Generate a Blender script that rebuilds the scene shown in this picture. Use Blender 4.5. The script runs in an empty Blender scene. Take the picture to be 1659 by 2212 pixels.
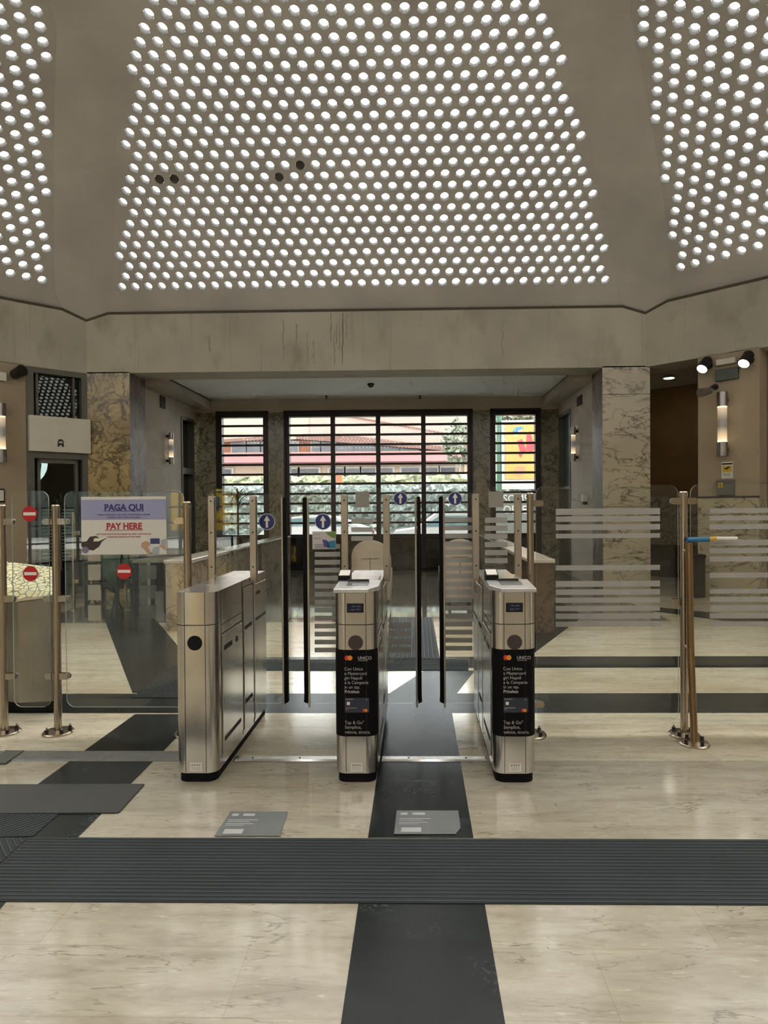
import bpy, math, random
from mathutils import Vector, Matrix
random.seed(7)
sc = bpy.context.scene
COL = sc.collection
PI = math.pi

# ------------------------------------------------------------------ camera
W, H, F = 1659.0, 2212.0, 1400.0
CX, CY = 870.0, 1106.0
CAM = Vector((0, 0, 1.6))
TH, PH, RO = 0.0214, -0.010, 0.0072
r0 = Vector((math.cos(TH), math.sin(TH), 0))
fw = Vector((-math.sin(TH)*math.cos(PH), math.cos(TH)*math.cos(PH), math.sin(PH)))
u0 = r0.cross(fw)
RT = (r0*math.cos(RO) - u0*math.sin(RO)).normalized()
UP = (r0*math.sin(RO) + u0*math.cos(RO)).normalized()

def proj(P):
    d = Vector(P) - CAM
    z = d.dot(fw)
    return CX + F*d.dot(RT)/z, CY - F*d.dot(UP)/z, z
def ray(px, py):
    return (fw + RT*((px-CX)/F) - UP*((py-CY)/F))
def fl(px, py, z=0.0):
    d = ray(px, py); t = (z-CAM.z)/d.z
    return CAM + d*t
def at(px, py, Y):
    d = ray(px, py); t = Y/d.y
    return CAM + d*t
def onp(px, py, O, D):
    """hit of the pixel ray with the vertical plane through O along D (2D)"""
    d = ray(px, py); n = Vector((-D[1], D[0], 0))
    t = (Vector((O[0], O[1], 0)) - Vector((0, 0, 0))).dot(n)/d.dot(n)
    return CAM + d*t
def topy(O):
    return O

cam = bpy.data.cameras.new('camera'); camo = bpy.data.objects.new('camera', cam); COL.objects.link(camo)
M = Matrix((RT, UP, -fw)).transposed().to_4x4(); M.translation = CAM
camo.matrix_world = M
cam.sensor_fit = 'VERTICAL'; cam.sensor_height = 36; cam.sensor_width = 36
cam.lens = F/H*36
cam.shift_x = (W/2-CX)/H; cam.shift_y = 0
cam.clip_start = 0.05; cam.clip_end = 400
sc.camera = camo

# ------------------------------------------------------------------ materials
def lin(r, g, b):
    f = lambda c: (c/255/12.92) if c/255 <= 0.04045 else ((c/255+0.055)/1.055)**2.4
    return (f(r), f(g), f(b), 1)
MATS = {}
def base(name):
    m = bpy.data.materials.new(name); m.use_nodes = True
    nt = m.node_tree; nt.nodes.clear()
    out = nt.nodes.new('ShaderNodeOutputMaterial')
    MATS[name] = m
    return m, nt, out
def N(nt, typ, **kw):
    n = nt.nodes.new(typ)
    for k, v in kw.items():
        if k in n.inputs: n.inputs[k].default_value = v
        else: setattr(n, k, v)
    return n
def coords(nt, scale=(1, 1, 1), kind='Object', rot=(0, 0, 0)):
    tc = N(nt, 'ShaderNodeTexCoord'); mp = N(nt, 'ShaderNodeMapping')
    mp.inputs['Scale'].default_value = scale; mp.inputs['Rotation'].default_value = rot
    nt.links.new(tc.outputs[kind], mp.inputs[0])
    return mp.outputs[0]
def ramp(nt, fac, stops):
    r = N(nt, 'ShaderNodeValToRGB')
    e = r.color_ramp.elements
    while len(e) < len(stops): e.new(0.5)
    for i, (p, c) in enumerate(stops): e[i].position = p; e[i].color = c
    nt.links.new(fac, r.inputs[0]); return r.outputs[0]
def mix(nt, fac, a, b, mode='MIX'):
    n = N(nt, 'ShaderNodeMix', data_type='RGBA', blend_type=mode)
    for i, v in ((0, fac), (6, a), (7, b)):
        if hasattr(v, 'links'): nt.links.new(v, n.inputs[i])
        else: n.inputs[i].default_value = v
    return n.outputs[2]
def plain(name, c, rough=0.5, metal=0.0, var=0.08, scale=6.0, spec=0.5, stretch=(1, 1, 1), bump=0.0, coat=0.0):
    m, nt, out = base(name)
    b = N(nt, 'ShaderNodeBsdfPrincipled')
    b.inputs['Roughness'].default_value = rough; b.inputs['Metallic'].default_value = metal
    b.inputs['Specular IOR Level'].default_value = spec
    b.inputs['Coat Weight'].default_value = coat
    v = coords(nt, stretch)
    n = N(nt, 'ShaderNodeTexNoise'); n.inputs['Scale'].default_value = scale; n.inputs['Detail'].default_value = 5
    nt.links.new(v, n.inputs['Vector'])
    lo = tuple(x*(1-var) for x in c[:3])+(1,); hi = tuple(min(1, x*(1+var)) for x in c[:3])+(1,)
    nt.links.new(ramp(nt, n.outputs['Fac'], [(0.3, lo), (0.7, hi)]), b.inputs['Base Color'])
    if bump:
        bp = N(nt, 'ShaderNodeBump'); bp.inputs['Strength'].default_value = bump; bp.inputs['Distance'].default_value = 0.01
        nt.links.new(n.outputs['Fac'], bp.inputs['Height']); nt.links.new(bp.outputs[0], b.inputs['Normal'])
    nt.links.new(b.outputs[0], out.inputs[0])
    return m
def emis(name, c, s):
    m, nt, out = base(name)
    e = N(nt, 'ShaderNodeEmission'); e.inputs[0].default_value = c; e.inputs[1].default_value = s
    nt.links.new(e.outputs[0], out.inputs[0]); return m

def travertine():
    m, nt, out = base('travertine')
    b = N(nt, 'ShaderNodeBsdfPrincipled')
    br = N(nt, 'ShaderNodeTexBrick')
    br.offset = 0.37; br.squash = 1.0
    br.inputs['Color1'].default_value = lin(193, 186, 168); br.inputs['Color2'].default_value = lin(186, 178, 159)
    br.inputs['Mortar'].default_value = lin(176, 164, 144)
    br.inputs['Scale'].default_value = 1.0; br.inputs['Mortar Size'].default_value = 0.0016
    br.inputs['Mortar Smooth'].default_value = 0.2
    br.inputs['Brick Width'].default_value = 1.24; br.inputs['Row Height'].default_value = 0.33
    v0 = coords(nt)
    mp = N(nt, 'ShaderNodeMapping'); mp.inputs['Location'].default_value = (0.16, -0.02, 0)
    nt.links.new(v0, mp.inputs[0]); nt.links.new(mp.outputs[0], br.inputs['Vector'])
    n1 = N(nt, 'ShaderNodeTexNoise'); n1.inputs['Scale'].default_value = 2.2; n1.inputs['Detail'].default_value = 9; n1.inputs['Distortion'].default_value = 0.6
    nt.links.new(coords(nt, (0.7, 4.2, 1)), n1.inputs['Vector'])
    c1 = ramp(nt, n1.outputs['Fac'], [(0.30, (0.72, 0.69, 0.63, 1)), (0.48, (0.95, 0.93, 0.90, 1)), (0.68, (1.08, 1.07, 1.04, 1))])
    col = mix(nt, 0.8, br.outputs['Color'], c1, 'MULTIPLY')
    n6 = N(nt, 'ShaderNodeTexNoise'); n6.inputs['Scale'].default_value = 11; n6.inputs['Detail'].default_value = 8; n6.inputs['Roughness'].default_value = 0.65; n6.inputs['Distortion'].default_value = 0.4
    nt.links.new(coords(nt, (0.8, 3.2, 1)), n6.inputs['Vector'])
    col = mix(nt, 1.0, col, ramp(nt, n6.outputs['Fac'], [(0.3, (0.84, 0.82, 0.79, 1)), (0.46, (0.97, 0.97, 0.96, 1)), (0.7, (1.08, 1.08, 1.07, 1))]), 'MULTIPLY')
    # hairline veins: thin iso-lines of a stretched noise
    n2 = N(nt, 'ShaderNodeTexNoise'); n2.inputs['Scale'].default_value = 3.4; n2.inputs['Detail'].default_value = 8; n2.inputs['Distortion'].default_value = 0.5
    nt.links.new(coords(nt, (0.9, 5.6, 1)), n2.inputs['Vector'])
    vein = ramp(nt, n2.outputs['Fac'], [(0.486, (0, 0, 0, 1)), (0.5, (1, 1, 1, 1)), (0.514, (0, 0, 0, 1))])
    n3 = N(nt, 'ShaderNodeTexNoise'); n3.inputs['Scale'].default_value = 2.5
    nt.links.new(coords(nt, (1, 2, 1)), n3.inputs['Vector'])
    patch = ramp(nt, n3.outputs['Fac'], [(0.44, (0, 0, 0, 1)), (0.6, (0.8, 0.8, 0.8, 1))])
    vf = mix(nt, 1.0, vein, patch, 'MULTIPLY')
    col = mix(nt, vf, col, lin(112, 100, 84))
    # small pale shell flecks
    n4 = N(nt, 'ShaderNodeTexNoise'); n4.inputs['Scale'].default_value = 26; n4.inputs['Detail'].default_value = 5
    nt.links.new(coords(nt, (0.55, 1.9, 1)), n4.inputs['Vector'])
    fk = ramp(nt, n4.outputs['Fac'], [(0.62, (0, 0, 0, 1)), (0.72, (0.55, 0.55, 0.55, 1))])
    col = mix(nt, fk, col, lin(218, 208, 186))
    # traffic dirt, broad worn patches
    n5 = N(nt, 'ShaderNodeTexNoise'); n5.inputs['Scale'].default_value = 0.7; n5.inputs['Detail'].default_value = 4
    nt.links.new(coords(nt, (0.6, 1.4, 1)), n5.inputs['Vector'])
    dt = ramp(nt, n5.outputs['Fac'], [(0.45, (1, 1, 1, 1)), (0.7, (0.80, 0.74, 0.66, 1))])
    col = mix(nt, 1.0, col, dt, 'MULTIPLY')
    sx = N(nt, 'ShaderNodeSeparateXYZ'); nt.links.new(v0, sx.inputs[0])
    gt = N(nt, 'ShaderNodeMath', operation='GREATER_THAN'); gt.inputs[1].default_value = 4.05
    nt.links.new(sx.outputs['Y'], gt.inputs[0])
    col = mix(nt, 1.0, col, mix(nt, gt.outputs[0], (0.84, 0.84, 0.84, 1), (1.24, 1.24, 1.19, 1)), 'MULTIPLY')  # paler finish past the gates; missing brightness there also put into the colour
    nt.links.new(col, b.inputs['Base Color'])
    rr = ramp(nt, n1.outputs['Fac'], [(0.3, (0.17, 0.17, 0.17, 1)), (0.7, (0.08, 0.08, 0.08, 1))])
    nt.links.new(rr, b.inputs['Roughness'])
    b.inputs['Specular IOR Level'].default_value = 0.4
    nt.links.new(b.outputs[0], out.inputs[0]); return m

def darkstone():
    m, nt, out = base('dark_slate')
    b = N(nt, 'ShaderNodeBsdfPrincipled')
    n1 = N(nt, 'ShaderNodeTexNoise'); n1.inputs['Scale'].default_value = 1.6; n1.inputs['Detail'].default_value = 6; n1.inputs['Distortion'].default_value = 1.1
    nt.links.new(coords(nt, (0.8, 1.6, 1)), n1.inputs['Vector'])
    c = ramp(nt, n1.outputs['Fac'], [(0.35, lin(24, 28, 27)), (0.58, lin(33, 37, 36)), (0.76, lin(58, 63, 61))])
    n2 = N(nt, 'ShaderNodeTexNoise'); n2.inputs['Scale'].default_value = 60; n2.inputs['Detail'].default_value = 4
    nt.links.new(coords(nt), n2.inputs['Vector'])
    n3 = N(nt, 'ShaderNodeTexNoise'); n3.inputs['Scale'].default_value = 2.6; n3.inputs['Detail'].default_value = 3
    nt.links.new(coords(nt), n3.inputs['Vector'])
    sp = mix(nt, 1.0, ramp(nt, n2.outputs['Fac'], [(0.52, (0, 0, 0, 1)), (0.66, (1, 1, 1, 1))]), ramp(nt, n3.outputs['Fac'], [(0.58, (0, 0, 0, 1)), (0.74, (0.45, 0.45, 0.45, 1))]), 'MULTIPLY')
    c = mix(nt, sp, c, lin(104, 106, 100))
    nt.links.new(c, b.inputs['Base Color'])
    b.inputs['Roughness'].default_value = 0.25; b.inputs['Specular IOR Level'].default_value = 0.13
    nt.links.new(b.outputs[0], out.inputs[0]); return m

def concrete(name, c, stain=True):
    m, nt, out = base(name)
    b = N(nt, 'ShaderNodeBsdfPrincipled'); b.inputs['Roughness'].default_value = 0.85; b.inputs['Specular IOR Level'].default_value = 0.25
    n1 = N(nt, 'ShaderNodeTexNoise'); n1.inputs['Scale'].default_value = 0.9; n1.inputs['Detail'].default_value = 6
    nt.links.new(coords(nt), n1.inputs['Vector'])
    lo = tuple(x*0.86 for x in c[:3])+(1,); hi = tuple(x*1.1 for x in c[:3])+(1,)
    col = ramp(nt, n1.outputs['Fac'], [(0.3, lo), (0.7, hi)])
    if stain:
        n2 = N(nt, 'ShaderNodeTexNoise'); n2.inputs['Scale'].default_value = 1.7; n2.inputs['Detail'].default_value = 6
        nt.links.new(coords(nt, (1, 1, 0.55)), n2.inputs['Vector'])
        st = ramp(nt, n2.outputs['Fac'], [(0.56, (1, 1, 1, 1)), (0.75, (0.72, 0.70, 0.66, 1))])
        col = mix(nt, 1.0, col, st, 'MULTIPLY')
        n3 = N(nt, 'ShaderNodeTexNoise'); n3.inputs['Scale'].default_value = 2.0; n3.inputs['Detail'].default_value = 4
        nt.links.new(coords(nt, (6, 6, 0.25)), n3.inputs['Vector'])
        st2 = ramp(nt, n3.outputs['Fac'], [(0.6, (1, 1, 1, 1)), (0.8, (0.84, 0.82, 0.79, 1))])
        col = mix(nt, 1.0, col, st2, 'MULTIPLY')
    nt.links.new(col, b.inputs['Base Color'])
    bp = N(nt, 'ShaderNodeBump'); bp.inputs['Strength'].default_value = 0.15; bp.inputs['Distance'].default_value = 0.02
    n4 = N(nt, 'ShaderNodeTexNoise'); n4.inputs['Scale'].default_value = 14; n4.inputs['Detail'].default_value = 5
    nt.links.new(coords(nt), n4.inputs['Vector']); nt.links.new(n4.outputs['Fac'], bp.inputs['Height']); nt.links.new(bp.outputs[0], b.inputs['Normal'])
    nt.links.new(b.outputs[0], out.inputs[0]); return m

def veined(name, ground, dark, vein, scale=1.5, wid=0.02, rough=0.22, stretch=(1, 1, 1), amount=1.0, dist=1.2):
    m, nt, out = base(name)
    b = N(nt, 'ShaderNodeBsdfPrincipled'); b.inputs['Roughness'].default_value = rough
    n0 = N(nt, 'ShaderNodeTexNoise'); n0.inputs['Scale'].default_value = scale*0.8; n0.inputs['Detail'].default_value = 5
    v = coords(nt, stretch)
    nt.links.new(v, n0.inputs['Vector'])
    col = ramp(nt, n0.outputs['Fac'], [(0.35, ground), (0.7, dark)])
    for k, (s, w, a) in enumerate(((1.0, wid, 1.0), (2.1, wid*1.6, 0.7))):
        n = N(nt, 'ShaderNodeTexNoise'); n.inputs['Scale'].default_value = scale*s; n.inputs['Detail'].default_value = 7; n.inputs['Distortion'].default_value = dist
        n.inputs['Roughness'].default_value = 0.6
        mp = N(nt, 'ShaderNodeMapping'); mp.inputs['Location'].default_value = (k*3.1+1.7, k*5.3, k*1.9)
        nt.links.new(v, mp.inputs[0]); nt.links.new(mp.outputs[0], n.inputs['Vector'])
        f = ramp(nt, n.outputs['Fac'], [(0.5-w, (0, 0, 0, 1)), (0.5, (a*amount,)*3+(1,)), (0.5+w, (0, 0, 0, 1))])
        col = mix(nt, f, col, vein)
    nt.links.new(col, b.inputs['Base Color'])
    nt.links.new(b.outputs[0], out.inputs[0]); return m

def glass(name, tint, ior=1.5, gain=1.0, haze=0.0):
    m, nt, out = base(name)
    t = N(nt, 'ShaderNodeBsdfTransparent'); t.inputs[0].default_value = tint
    g = N(nt, 'ShaderNodeBsdfGlossy'); g.inputs['Roughness'].default_value = 0.0; g.inputs[0].default_value = (1, 1, 1, 1)
    fr = N(nt, 'ShaderNodeFresnel'); fr.inputs[0].default_value = ior
    mu = N(nt, 'ShaderNodeMath', operation='MULTIPLY'); mu.inputs[1].default_value = gain
    nt.links.new(fr.outputs[0], mu.inputs[0])
    mx = N(nt, 'ShaderNodeMixShader')
    nt.links.new(mu.outputs[0], mx.inputs[0]); nt.links.new(t.outputs[0], mx.inputs[1]); nt.links.new(g.outputs[0], mx.inputs[2])
    last = mx.outputs[0]
    if haze:
        d = N(nt, 'ShaderNodeBsdfDiffuse'); d.inputs[0].default_value = (0.7, 0.72, 0.7, 1)
        n = N(nt, 'ShaderNodeTexNoise'); n.inputs['Scale'].default_value = 3
        nt.links.new(coords(nt), n.inputs['Vector'])
        r = ramp(nt, n.outputs['Fac'], [(0.3, (haze*0.6,)*3+(1,)), (0.7, (haze*1.3,)*3+(1,))])
        m2 = N(nt, 'ShaderNodeMixShader'); nt.links.new(r, m2.inputs[0]); nt.links.new(last, m2.inputs[1]); nt.links.new(d.outputs[0], m2.inputs[2]); last = m2.outputs[0]
    nt.links.new(last, out.inputs[0]); return m

def translucent(name, c, alpha):
    m, nt, out = base(name)
    t = N(nt, 'ShaderNodeBsdfTransparent'); d = N(nt, 'ShaderNodeBsdfDiffuse')
    n = N(nt, 'ShaderNodeTexNoise'); n.inputs['Scale'].default_value = 9
    nt.links.new(coords(nt), n.inputs['Vector'])
    lo = tuple(x*0.94 for x in c[:3])+(1,); hi = tuple(x*1.05 for x in c[:3])+(1,)
    nt.links.new(ramp(nt, n.outputs['Fac'], [(0.3, lo), (0.7, hi)]), d.inputs[0])
    mx = N(nt, 'ShaderNodeMixShader'); mx.inputs[0].default_value = alpha
    nt.links.new(t.outputs[0], mx.inputs[1]); nt.links.new(d.outputs[0], mx.inputs[2]); nt.links.new(mx.outputs[0], out.inputs[0]); return m

def foliage(name, a, b_, c, scale=9):
    m, nt, out = base(name)
    b = N(nt, 'ShaderNodeBsdfPrincipled'); b.inputs['Roughness'].default_value = 0.6
    v = N(nt, 'ShaderNodeTexVoronoi'); v.inputs['Scale'].default_value = scale
    nt.links.new(coords(nt), v.inputs['Vector'])
    nt.links.new(ramp(nt, v.outputs['Color'], [(0.1, a), (0.5, b_), (0.9, c)]), b.inputs['Base Color'])
    nt.links.new(b.outputs[0], out.inputs[0]); return m

def steel(name, c, rough, axis_z=True):
    m, nt, out = base(name)
    b = N(nt, 'ShaderNodeBsdfPrincipled'); b.inputs['Metallic'].default_value = 1.0
    n = N(nt, 'ShaderNodeTexNoise'); n.inputs['Scale'].default_value = 5; n.inputs['Detail'].default_value = 4
    nt.links.new(coords(nt, (60, 60, 1.2) if axis_z else (1.2, 1.2, 60)), n.inputs['Vector'])
    n2 = N(nt, 'ShaderNodeTexNoise'); n2.inputs['Scale'].default_value = 4; n2.inputs['Detail'].default_value = 4
    nt.links.new(coords(nt), n2.inputs['Vector'])
    lo = tuple(x*0.9 for x in c[:3])+(1,); hi = tuple(min(1, x*1.08) for x in c[:3])+(1,)
    col = ramp(nt, n2.outputs['Fac'], [(0.3, lo), (0.7, hi)])
    nt.links.new(col, b.inputs['Base Color'])
    nt.links.new(ramp(nt, n.outputs['Fac'], [(0.3, (rough*0.9,)*3+(1,)), (0.7, (rough*1.12,)*3+(1,))]), b.inputs['Roughness'])
    nt.links.new(b.outputs[0], out.inputs[0]); return m

LENS_E = 9.4
LAND = plain('landing_stone', lin(126, 121, 110), 0.05, var=0.12, scale=2)
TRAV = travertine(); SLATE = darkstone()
CONC = concrete('vault_concrete', lin(190, 185, 177), stain=False)
BEAM = concrete('beam_plaster', lin(182, 176, 160))
PLASTER = concrete('wall_plaster', lin(168, 152, 128), stain=False)
ALC = concrete('alcove_plaster', lin(182, 172, 158), stain=False)
CEILM = plain('ceiling_paint', lin(222, 222, 216), 0.8, var=0.03)
MARBLE_R = veined('pale_marble', lin(188, 176, 148), lin(172, 160, 134), lin(70, 58, 40), 0.75, 0.013, stretch=(0.8, 0.8, 2.0), dist=0.9)
MARBLE_L = veined('brown_breccia', lin(184, 162, 112), lin(146, 126, 84), lin(76, 62, 40), 1.7, 0.03, dist=0.7)
MARBLE_S = veined('grey_marble', lin(140, 128, 118), lin(112, 100, 92), lin(70, 60, 56), 1.6, 0.03, rough=0.45, stretch=(1, 1, 0.4))
MARBLE_P = veined('pier_marble', lin(150, 142, 118), lin(128, 120, 98), lin(70, 64, 50), 1.4, 0.02)
STONE = veined('parapet_stone', lin(150, 140, 124), lin(130, 120, 106), lin(104, 94, 82), 1.1, 0.02)
LENSG = plain('lens_tube', lin(112, 111, 108), 0.9, var=0.2, scale=30, spec=0.0)
LENSE = emis('lens_light', (1.0, 0.985, 0.96, 1), LENS_E)
LENSR = emis('lens_light_rear', (1.0, 0.985, 0.96, 1), 5.0)
LENSD = plain('lens_blocked', lin(84, 78, 70), 0.6, var=0.3, scale=20)
DARKLINE = plain('shade_and_seam_line', lin(84, 76, 62), 0.9)  # painted shade for crease lines, also the dark of chair seams
STEEL = steel('brushed_steel', lin(210, 206, 200), 0.22)
STEELP = steel('polished_tube', lin(180, 168, 150), 0.22)
STEELT = steel('bright_steel', lin(214, 208, 202), 0.25, False)
UPR = steel('upright_steel', lin(176, 165, 148), 0.40)
BLACK = plain('black_plastic', lin(14, 12, 11), 0.45, spec=0.2)
RUBBER = plain('black_rubber', lin(12, 10, 10), 0.7, spec=0.15)
SEAM = plain('seam', lin(40, 34, 28), 0.7)
GLASS = glass('clear_glass', (0.975, 0.988, 0.98, 1), 1.5, 1.0, 0.002)
GEDGE = plain('glass_edge', lin(176, 182, 172), 0.25, var=0.05)
WGLASS = glass('window_glass', (0.95, 0.97, 0.96, 1), 1.45, 0.6)
DGLASS = plain('dark_glass', lin(30, 30, 24), 0.05, spec=0.8)
FROST = translucent('frosted_film', lin(172, 168, 160), 0.82)
FROST2 = translucent('frosted_film_dense', lin(148, 144, 134), 0.95)
MATR = plain('rubber_mat', lin(60, 61, 57), 0.7, var=0.1, scale=4)
TACT = plain('tactile_rubber', lin(45, 50, 51), 0.6, var=0.15, scale=3, spec=0.2)
TACTR = plain('tactile_rib_highlight', lin(60, 65, 65), 0.5, var=0.3, scale=2.5, stretch=(0.5, 6, 1), spec=0.25)  # rib tops lightened to paint in their highlights
DKMETAL = plain('dark_bronze', lin(44, 36, 34), 0.4, metal=0.5)
GREYFR = plain('grey_frame', lin(96, 94, 84), 0.45, metal=0.3)
WHITE = plain('white_paint', lin(214, 208, 192), 0.5, var=0.03)
CREAM = plain('cream_leather', lin(196, 180, 158), 0.5, var=0.06)
TEAL = plain('teal_paint', lin(62, 78, 74), 0.5)
RED = plain('sign_red', lin(176, 18, 24), 0.4, var=0.03)
BLUE = plain('sign_blue', lin(36, 44, 104), 0.4, var=0.03)
SWHITE = plain('sign_white', lin(222, 216, 202), 0.5, var=0.02)
INK = plain('ink_black', lin(22, 20, 20), 0.5)
GREYTXT = plain('ink_grey', lin(150, 146, 142), 0.5)

# ------------------------------------------------------------------ mesh builder
class MB:
    def __init__(s): s.v = []; s.f = []; s.m = []; s.mats = []
    def mi(s, mat):
        if mat not in s.mats: s.mats.append(mat)
        return s.mats.index(mat)
    def add(s, vs, fs, mat):
        o = len(s.v); i = s.mi(mat)
        s.v += [tuple(v) for v in vs]
        for f in fs: s.f.append(tuple(o+k for k in f)); s.m.append(i)
        return s
    def box(s, x0, y0, z0, x1, y1, z1, mat, R=None):
        vs = [Vector((x, y, z)) for z in (z0, z1) for y in (y0, y1) for x in (x0, x1)]
        if R is not None: vs = [R @ v for v in vs]
        return s.add(vs, [(0, 2, 3, 1), (4, 5, 7, 6), (0, 1, 5, 4), (2, 6, 7, 3), (0, 4, 6, 2), (1, 3, 7, 5)], mat)
    def quad(s, a, b, c, d, mat): return s.add([a, b, c, d], [(0, 1, 2, 3)], mat)
    def poly(s, pts, mat): return s.add(pts, [tuple(range(len(pts)))], mat)
    def prism(s, pts, off, mat, cap=None):
        off = Vector(off); n = len(pts)
        pts = [Vector(p) for p in pts]
        vs = pts + [p+off for p in pts]
        s.add(vs, [tuple(range(n))[::-1], tuple(range(n, 2*n))], cap or mat)
        return s.add(vs, [(i, (i+1) % n, n+(i+1) % n, n+i) for i in range(n)], mat)
    def cyl(s, a, b, r, mat, n=20, r2=None, caps=True):
        a = Vector(a); b = Vector(b); r2 = r if r2 is None else r2
        d = (b-a).normalized(); x = d.orthogonal().normalized(); y = d.cross(x)
        vs = [a+(x*math.cos(2*PI*i/n)+y*math.sin(2*PI*i/n))*r for i in range(n)] + [b+(x*math.cos(2*PI*i/n)+y*math.sin(2*PI*i/n))*r2 for i in range(n)]
        fs = [(i, (i+1) % n, n+(i+1) % n, n+i) for i in range(n)]
        if caps: fs += [tuple(range(n))[::-1], tuple(range(n, 2*n))]
        return s.add(vs, fs, mat)
    def tube(s, pts, r, mat, n=10):
        for a, b in zip(pts, pts[1:]): s.cyl(a, b, r, mat, n)
        return s
    def lathe(s, prof, c, mat, n=24, mats=None):
        c = Vector(c); vs = []; 
        for (r, z) in prof:
            vs += [c+Vector((r*math.cos(2*PI*i/n), r*math.sin(2*PI*i/n), z)) for i in range(n)]
        for k in range(len(prof)-1):
            s.add(vs, [(k*n+i, k*n+(i+1) % n, (k+1)*n+(i+1) % n, (k+1)*n+i) for i in range(n)], mats[k] if mats else mat)
        return s
    def build(s, name, parent=None, smooth=False, bevel=0.0, loc=None):
        me = bpy.data.meshes.new(name)
        me.from_pydata(s.v, [], s.f); me.update()
        for m in s.mats: me.materials.append(m)
        me.polygons.foreach_set('material_index', s.m)
        o = bpy.data.objects.new(name, me); COL.objects.link(o)
        if smooth:
            me.polygons.foreach_set('use_smooth', [True]*len(me.polygons))
            me.set_sharp_from_angle(angle=math.radians(35))
        if bevel:
            b = o.modifiers.new('bevel', 'BEVEL'); b.width = bevel; b.segments = 2; b.limit_method = 'ANGLE'; b.angle_limit = math.radians(40)
        if loc is not None:
            L = Vector(loc); me.transform(Matrix.Translation(-L)); o.location = L
        if parent is not None:
            o.parent = parent; o.matrix_parent_inverse = parent.matrix_basis.inverted()
        return o
def tag(o, label=None, cat=None, group=None, kind=None):
    if label: o['label'] = label
    if cat: o['category'] = cat
    if group: o['group'] = group
    if kind: o['kind'] = kind
    return o
def thing(name, label, cat, loc, group=None):
    o = bpy.data.objects.new(name, None); COL.objects.link(o); o.location = loc; o.empty_display_size = 0.1
    return tag(o, label, cat, group)
def struct(o): o['kind'] = 'structure'; return o
def rrect(x0, z0, x1, z1, r, n=6, corners=(1, 1, 1, 1)):
    """rounded rectangle outline in 2D, corners: bl, br, tr, tl"""
    pts = []
    for (cx, cz, a0, on) in ((x0, z0, PI, corners[0]), (x1, z0, 1.5*PI, corners[1]), (x1, z1, 0, corners[2]), (x0, z1, 0.5*PI, corners[3])):
        if not on: pts.append((cx, cz)); continue
        ccx = cx + (r if cx == x0 else -r); ccz = cz + (r if cz == z0 else -r)
        for i in range(n+1):
            a = a0 + i*(PI/2)/n; pts.append((ccx+r*math.cos(a), ccz+r*math.sin(a)))
    return pts
def text(s, size, mat, M4, align='CENTER', bold=0.0, xs=1.0, name='lettering', parent=None, track=1.0):
    c = bpy.data.curves.new('t', 'FONT'); c.body = s; c.size = size; c.align_x = align; c.offset = bold; c.space_character = track
    c.resolution_u = 3; c.extrude = 0.0003
    o = bpy.data.objects.new('t', c)
    COL.objects.link(o); bpy.context.view_layer.update()
    me = bpy.data.meshes.new_from_object(o.evaluated_get(bpy.context.evaluated_depsgraph_get()))
    bpy.data.objects.remove(o)
    me.transform(Matrix.Diagonal((xs, 1, 1, 1))); me.transform(M4)
    me.materials.clear(); me.materials.append(mat); me.name = name
    return me
def textobj(parts, name, parent):
    """several text meshes merged in one lettering mesh"""
    mb = MB()
    for me in parts:
        mb.add([v.co for v in me.vertices], [tuple(p.vertices) for p in me.polygons], me.materials[0]); bpy.data.meshes.remove(me)
    return mb.build(name, parent)
def facing(P, yaw=0.0):
    """matrix for text standing upright and facing the camera side (-Y), origin at P"""
    return Matrix.Translation(Vector(P)) @ Matrix.Rotation(yaw, 4, 'Z') @ Matrix.Rotation(PI/2, 4, 'X')

# ------------------------------------------------------------------ hall geometry
CEN = Vector((-0.97, -0.5, 0)); APO = 12.6; HALF = 5.22
P = 0.245                      # lattice pitch of the lenses
ZB, ZT = 4.13, 5.25            # beam bottom / top
L0 = [18,17.5,17,17.5,17,16.5,16,15.5,16,15.5,15,14.5,14,14.5,14,13.5,13,12.5,12,12.5,12,11.5,11,10.5,10]
k = 24; cur = 10.0; pat = [0.5, -0.5, -0.5, -0.5, 0.5, -0.5, -0.5, -0.5, -0.5]
i = 0
while cur > 1.5 and len(L0) < 48:
    cur += pat[i % len(pat)]; L0.append(cur); i += 1
# profile (r = distance from hall axis, z) of the lens rows, from the measured rows
meas = [(0, 48.28, 16.52), (6, 45.16, 19.87), (12, 41.79, 22.78), (18, 38.25, 25.22), (23, 35.35, 27.07)]
import bisect
def profile(s):
    """s = row coordinate (row 0 = lowest lens row); returns (r, z, slope)"""
    # slope angle falls smoothly from 49 deg at row 0 to 31 at row 24, then to 3 at row 56
    return None
rows_n = 60
prof = {}
r, z = 11.8236-CEN.y, 5.6487
ang = lambda s: math.radians(50.56-1.0235*s) if s < 25 else math.radians(max(2.0, 24.97-0.72*(s-25)))
step = lambda s: (0.76148-0.003354*s)*P if s < 25 else 0.68*P
prof[0] = (r, z, ang(0))
for s in range(0, rows_n):
    a = ang(s+0.5); d = step(s)
    r -= d*math.cos(a); z += d*math.sin(a); prof[s+1] = (r, z, ang(s+1))
a = ang(0)
for q in (-1, -2): prof[q] = (prof[0][0]-q*0.765*P*math.cos(a), prof[0][1]+q*0.765*P*math.sin(a), a)
BASE_R = 12.16-CEN.y; BASE_Z = ZT
def pf(s):
    """point of the vault profile at fractional row s: (distance from the hall axis, height, slope)"""
    k = int(math.floor(s)); f = s-k; A, B = prof[k], prof[k+1]
    return tuple(A[i]+(B[i]-A[i])*f for i in range(3))
RL = 0.298*P
NROW = len(L0)
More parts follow.
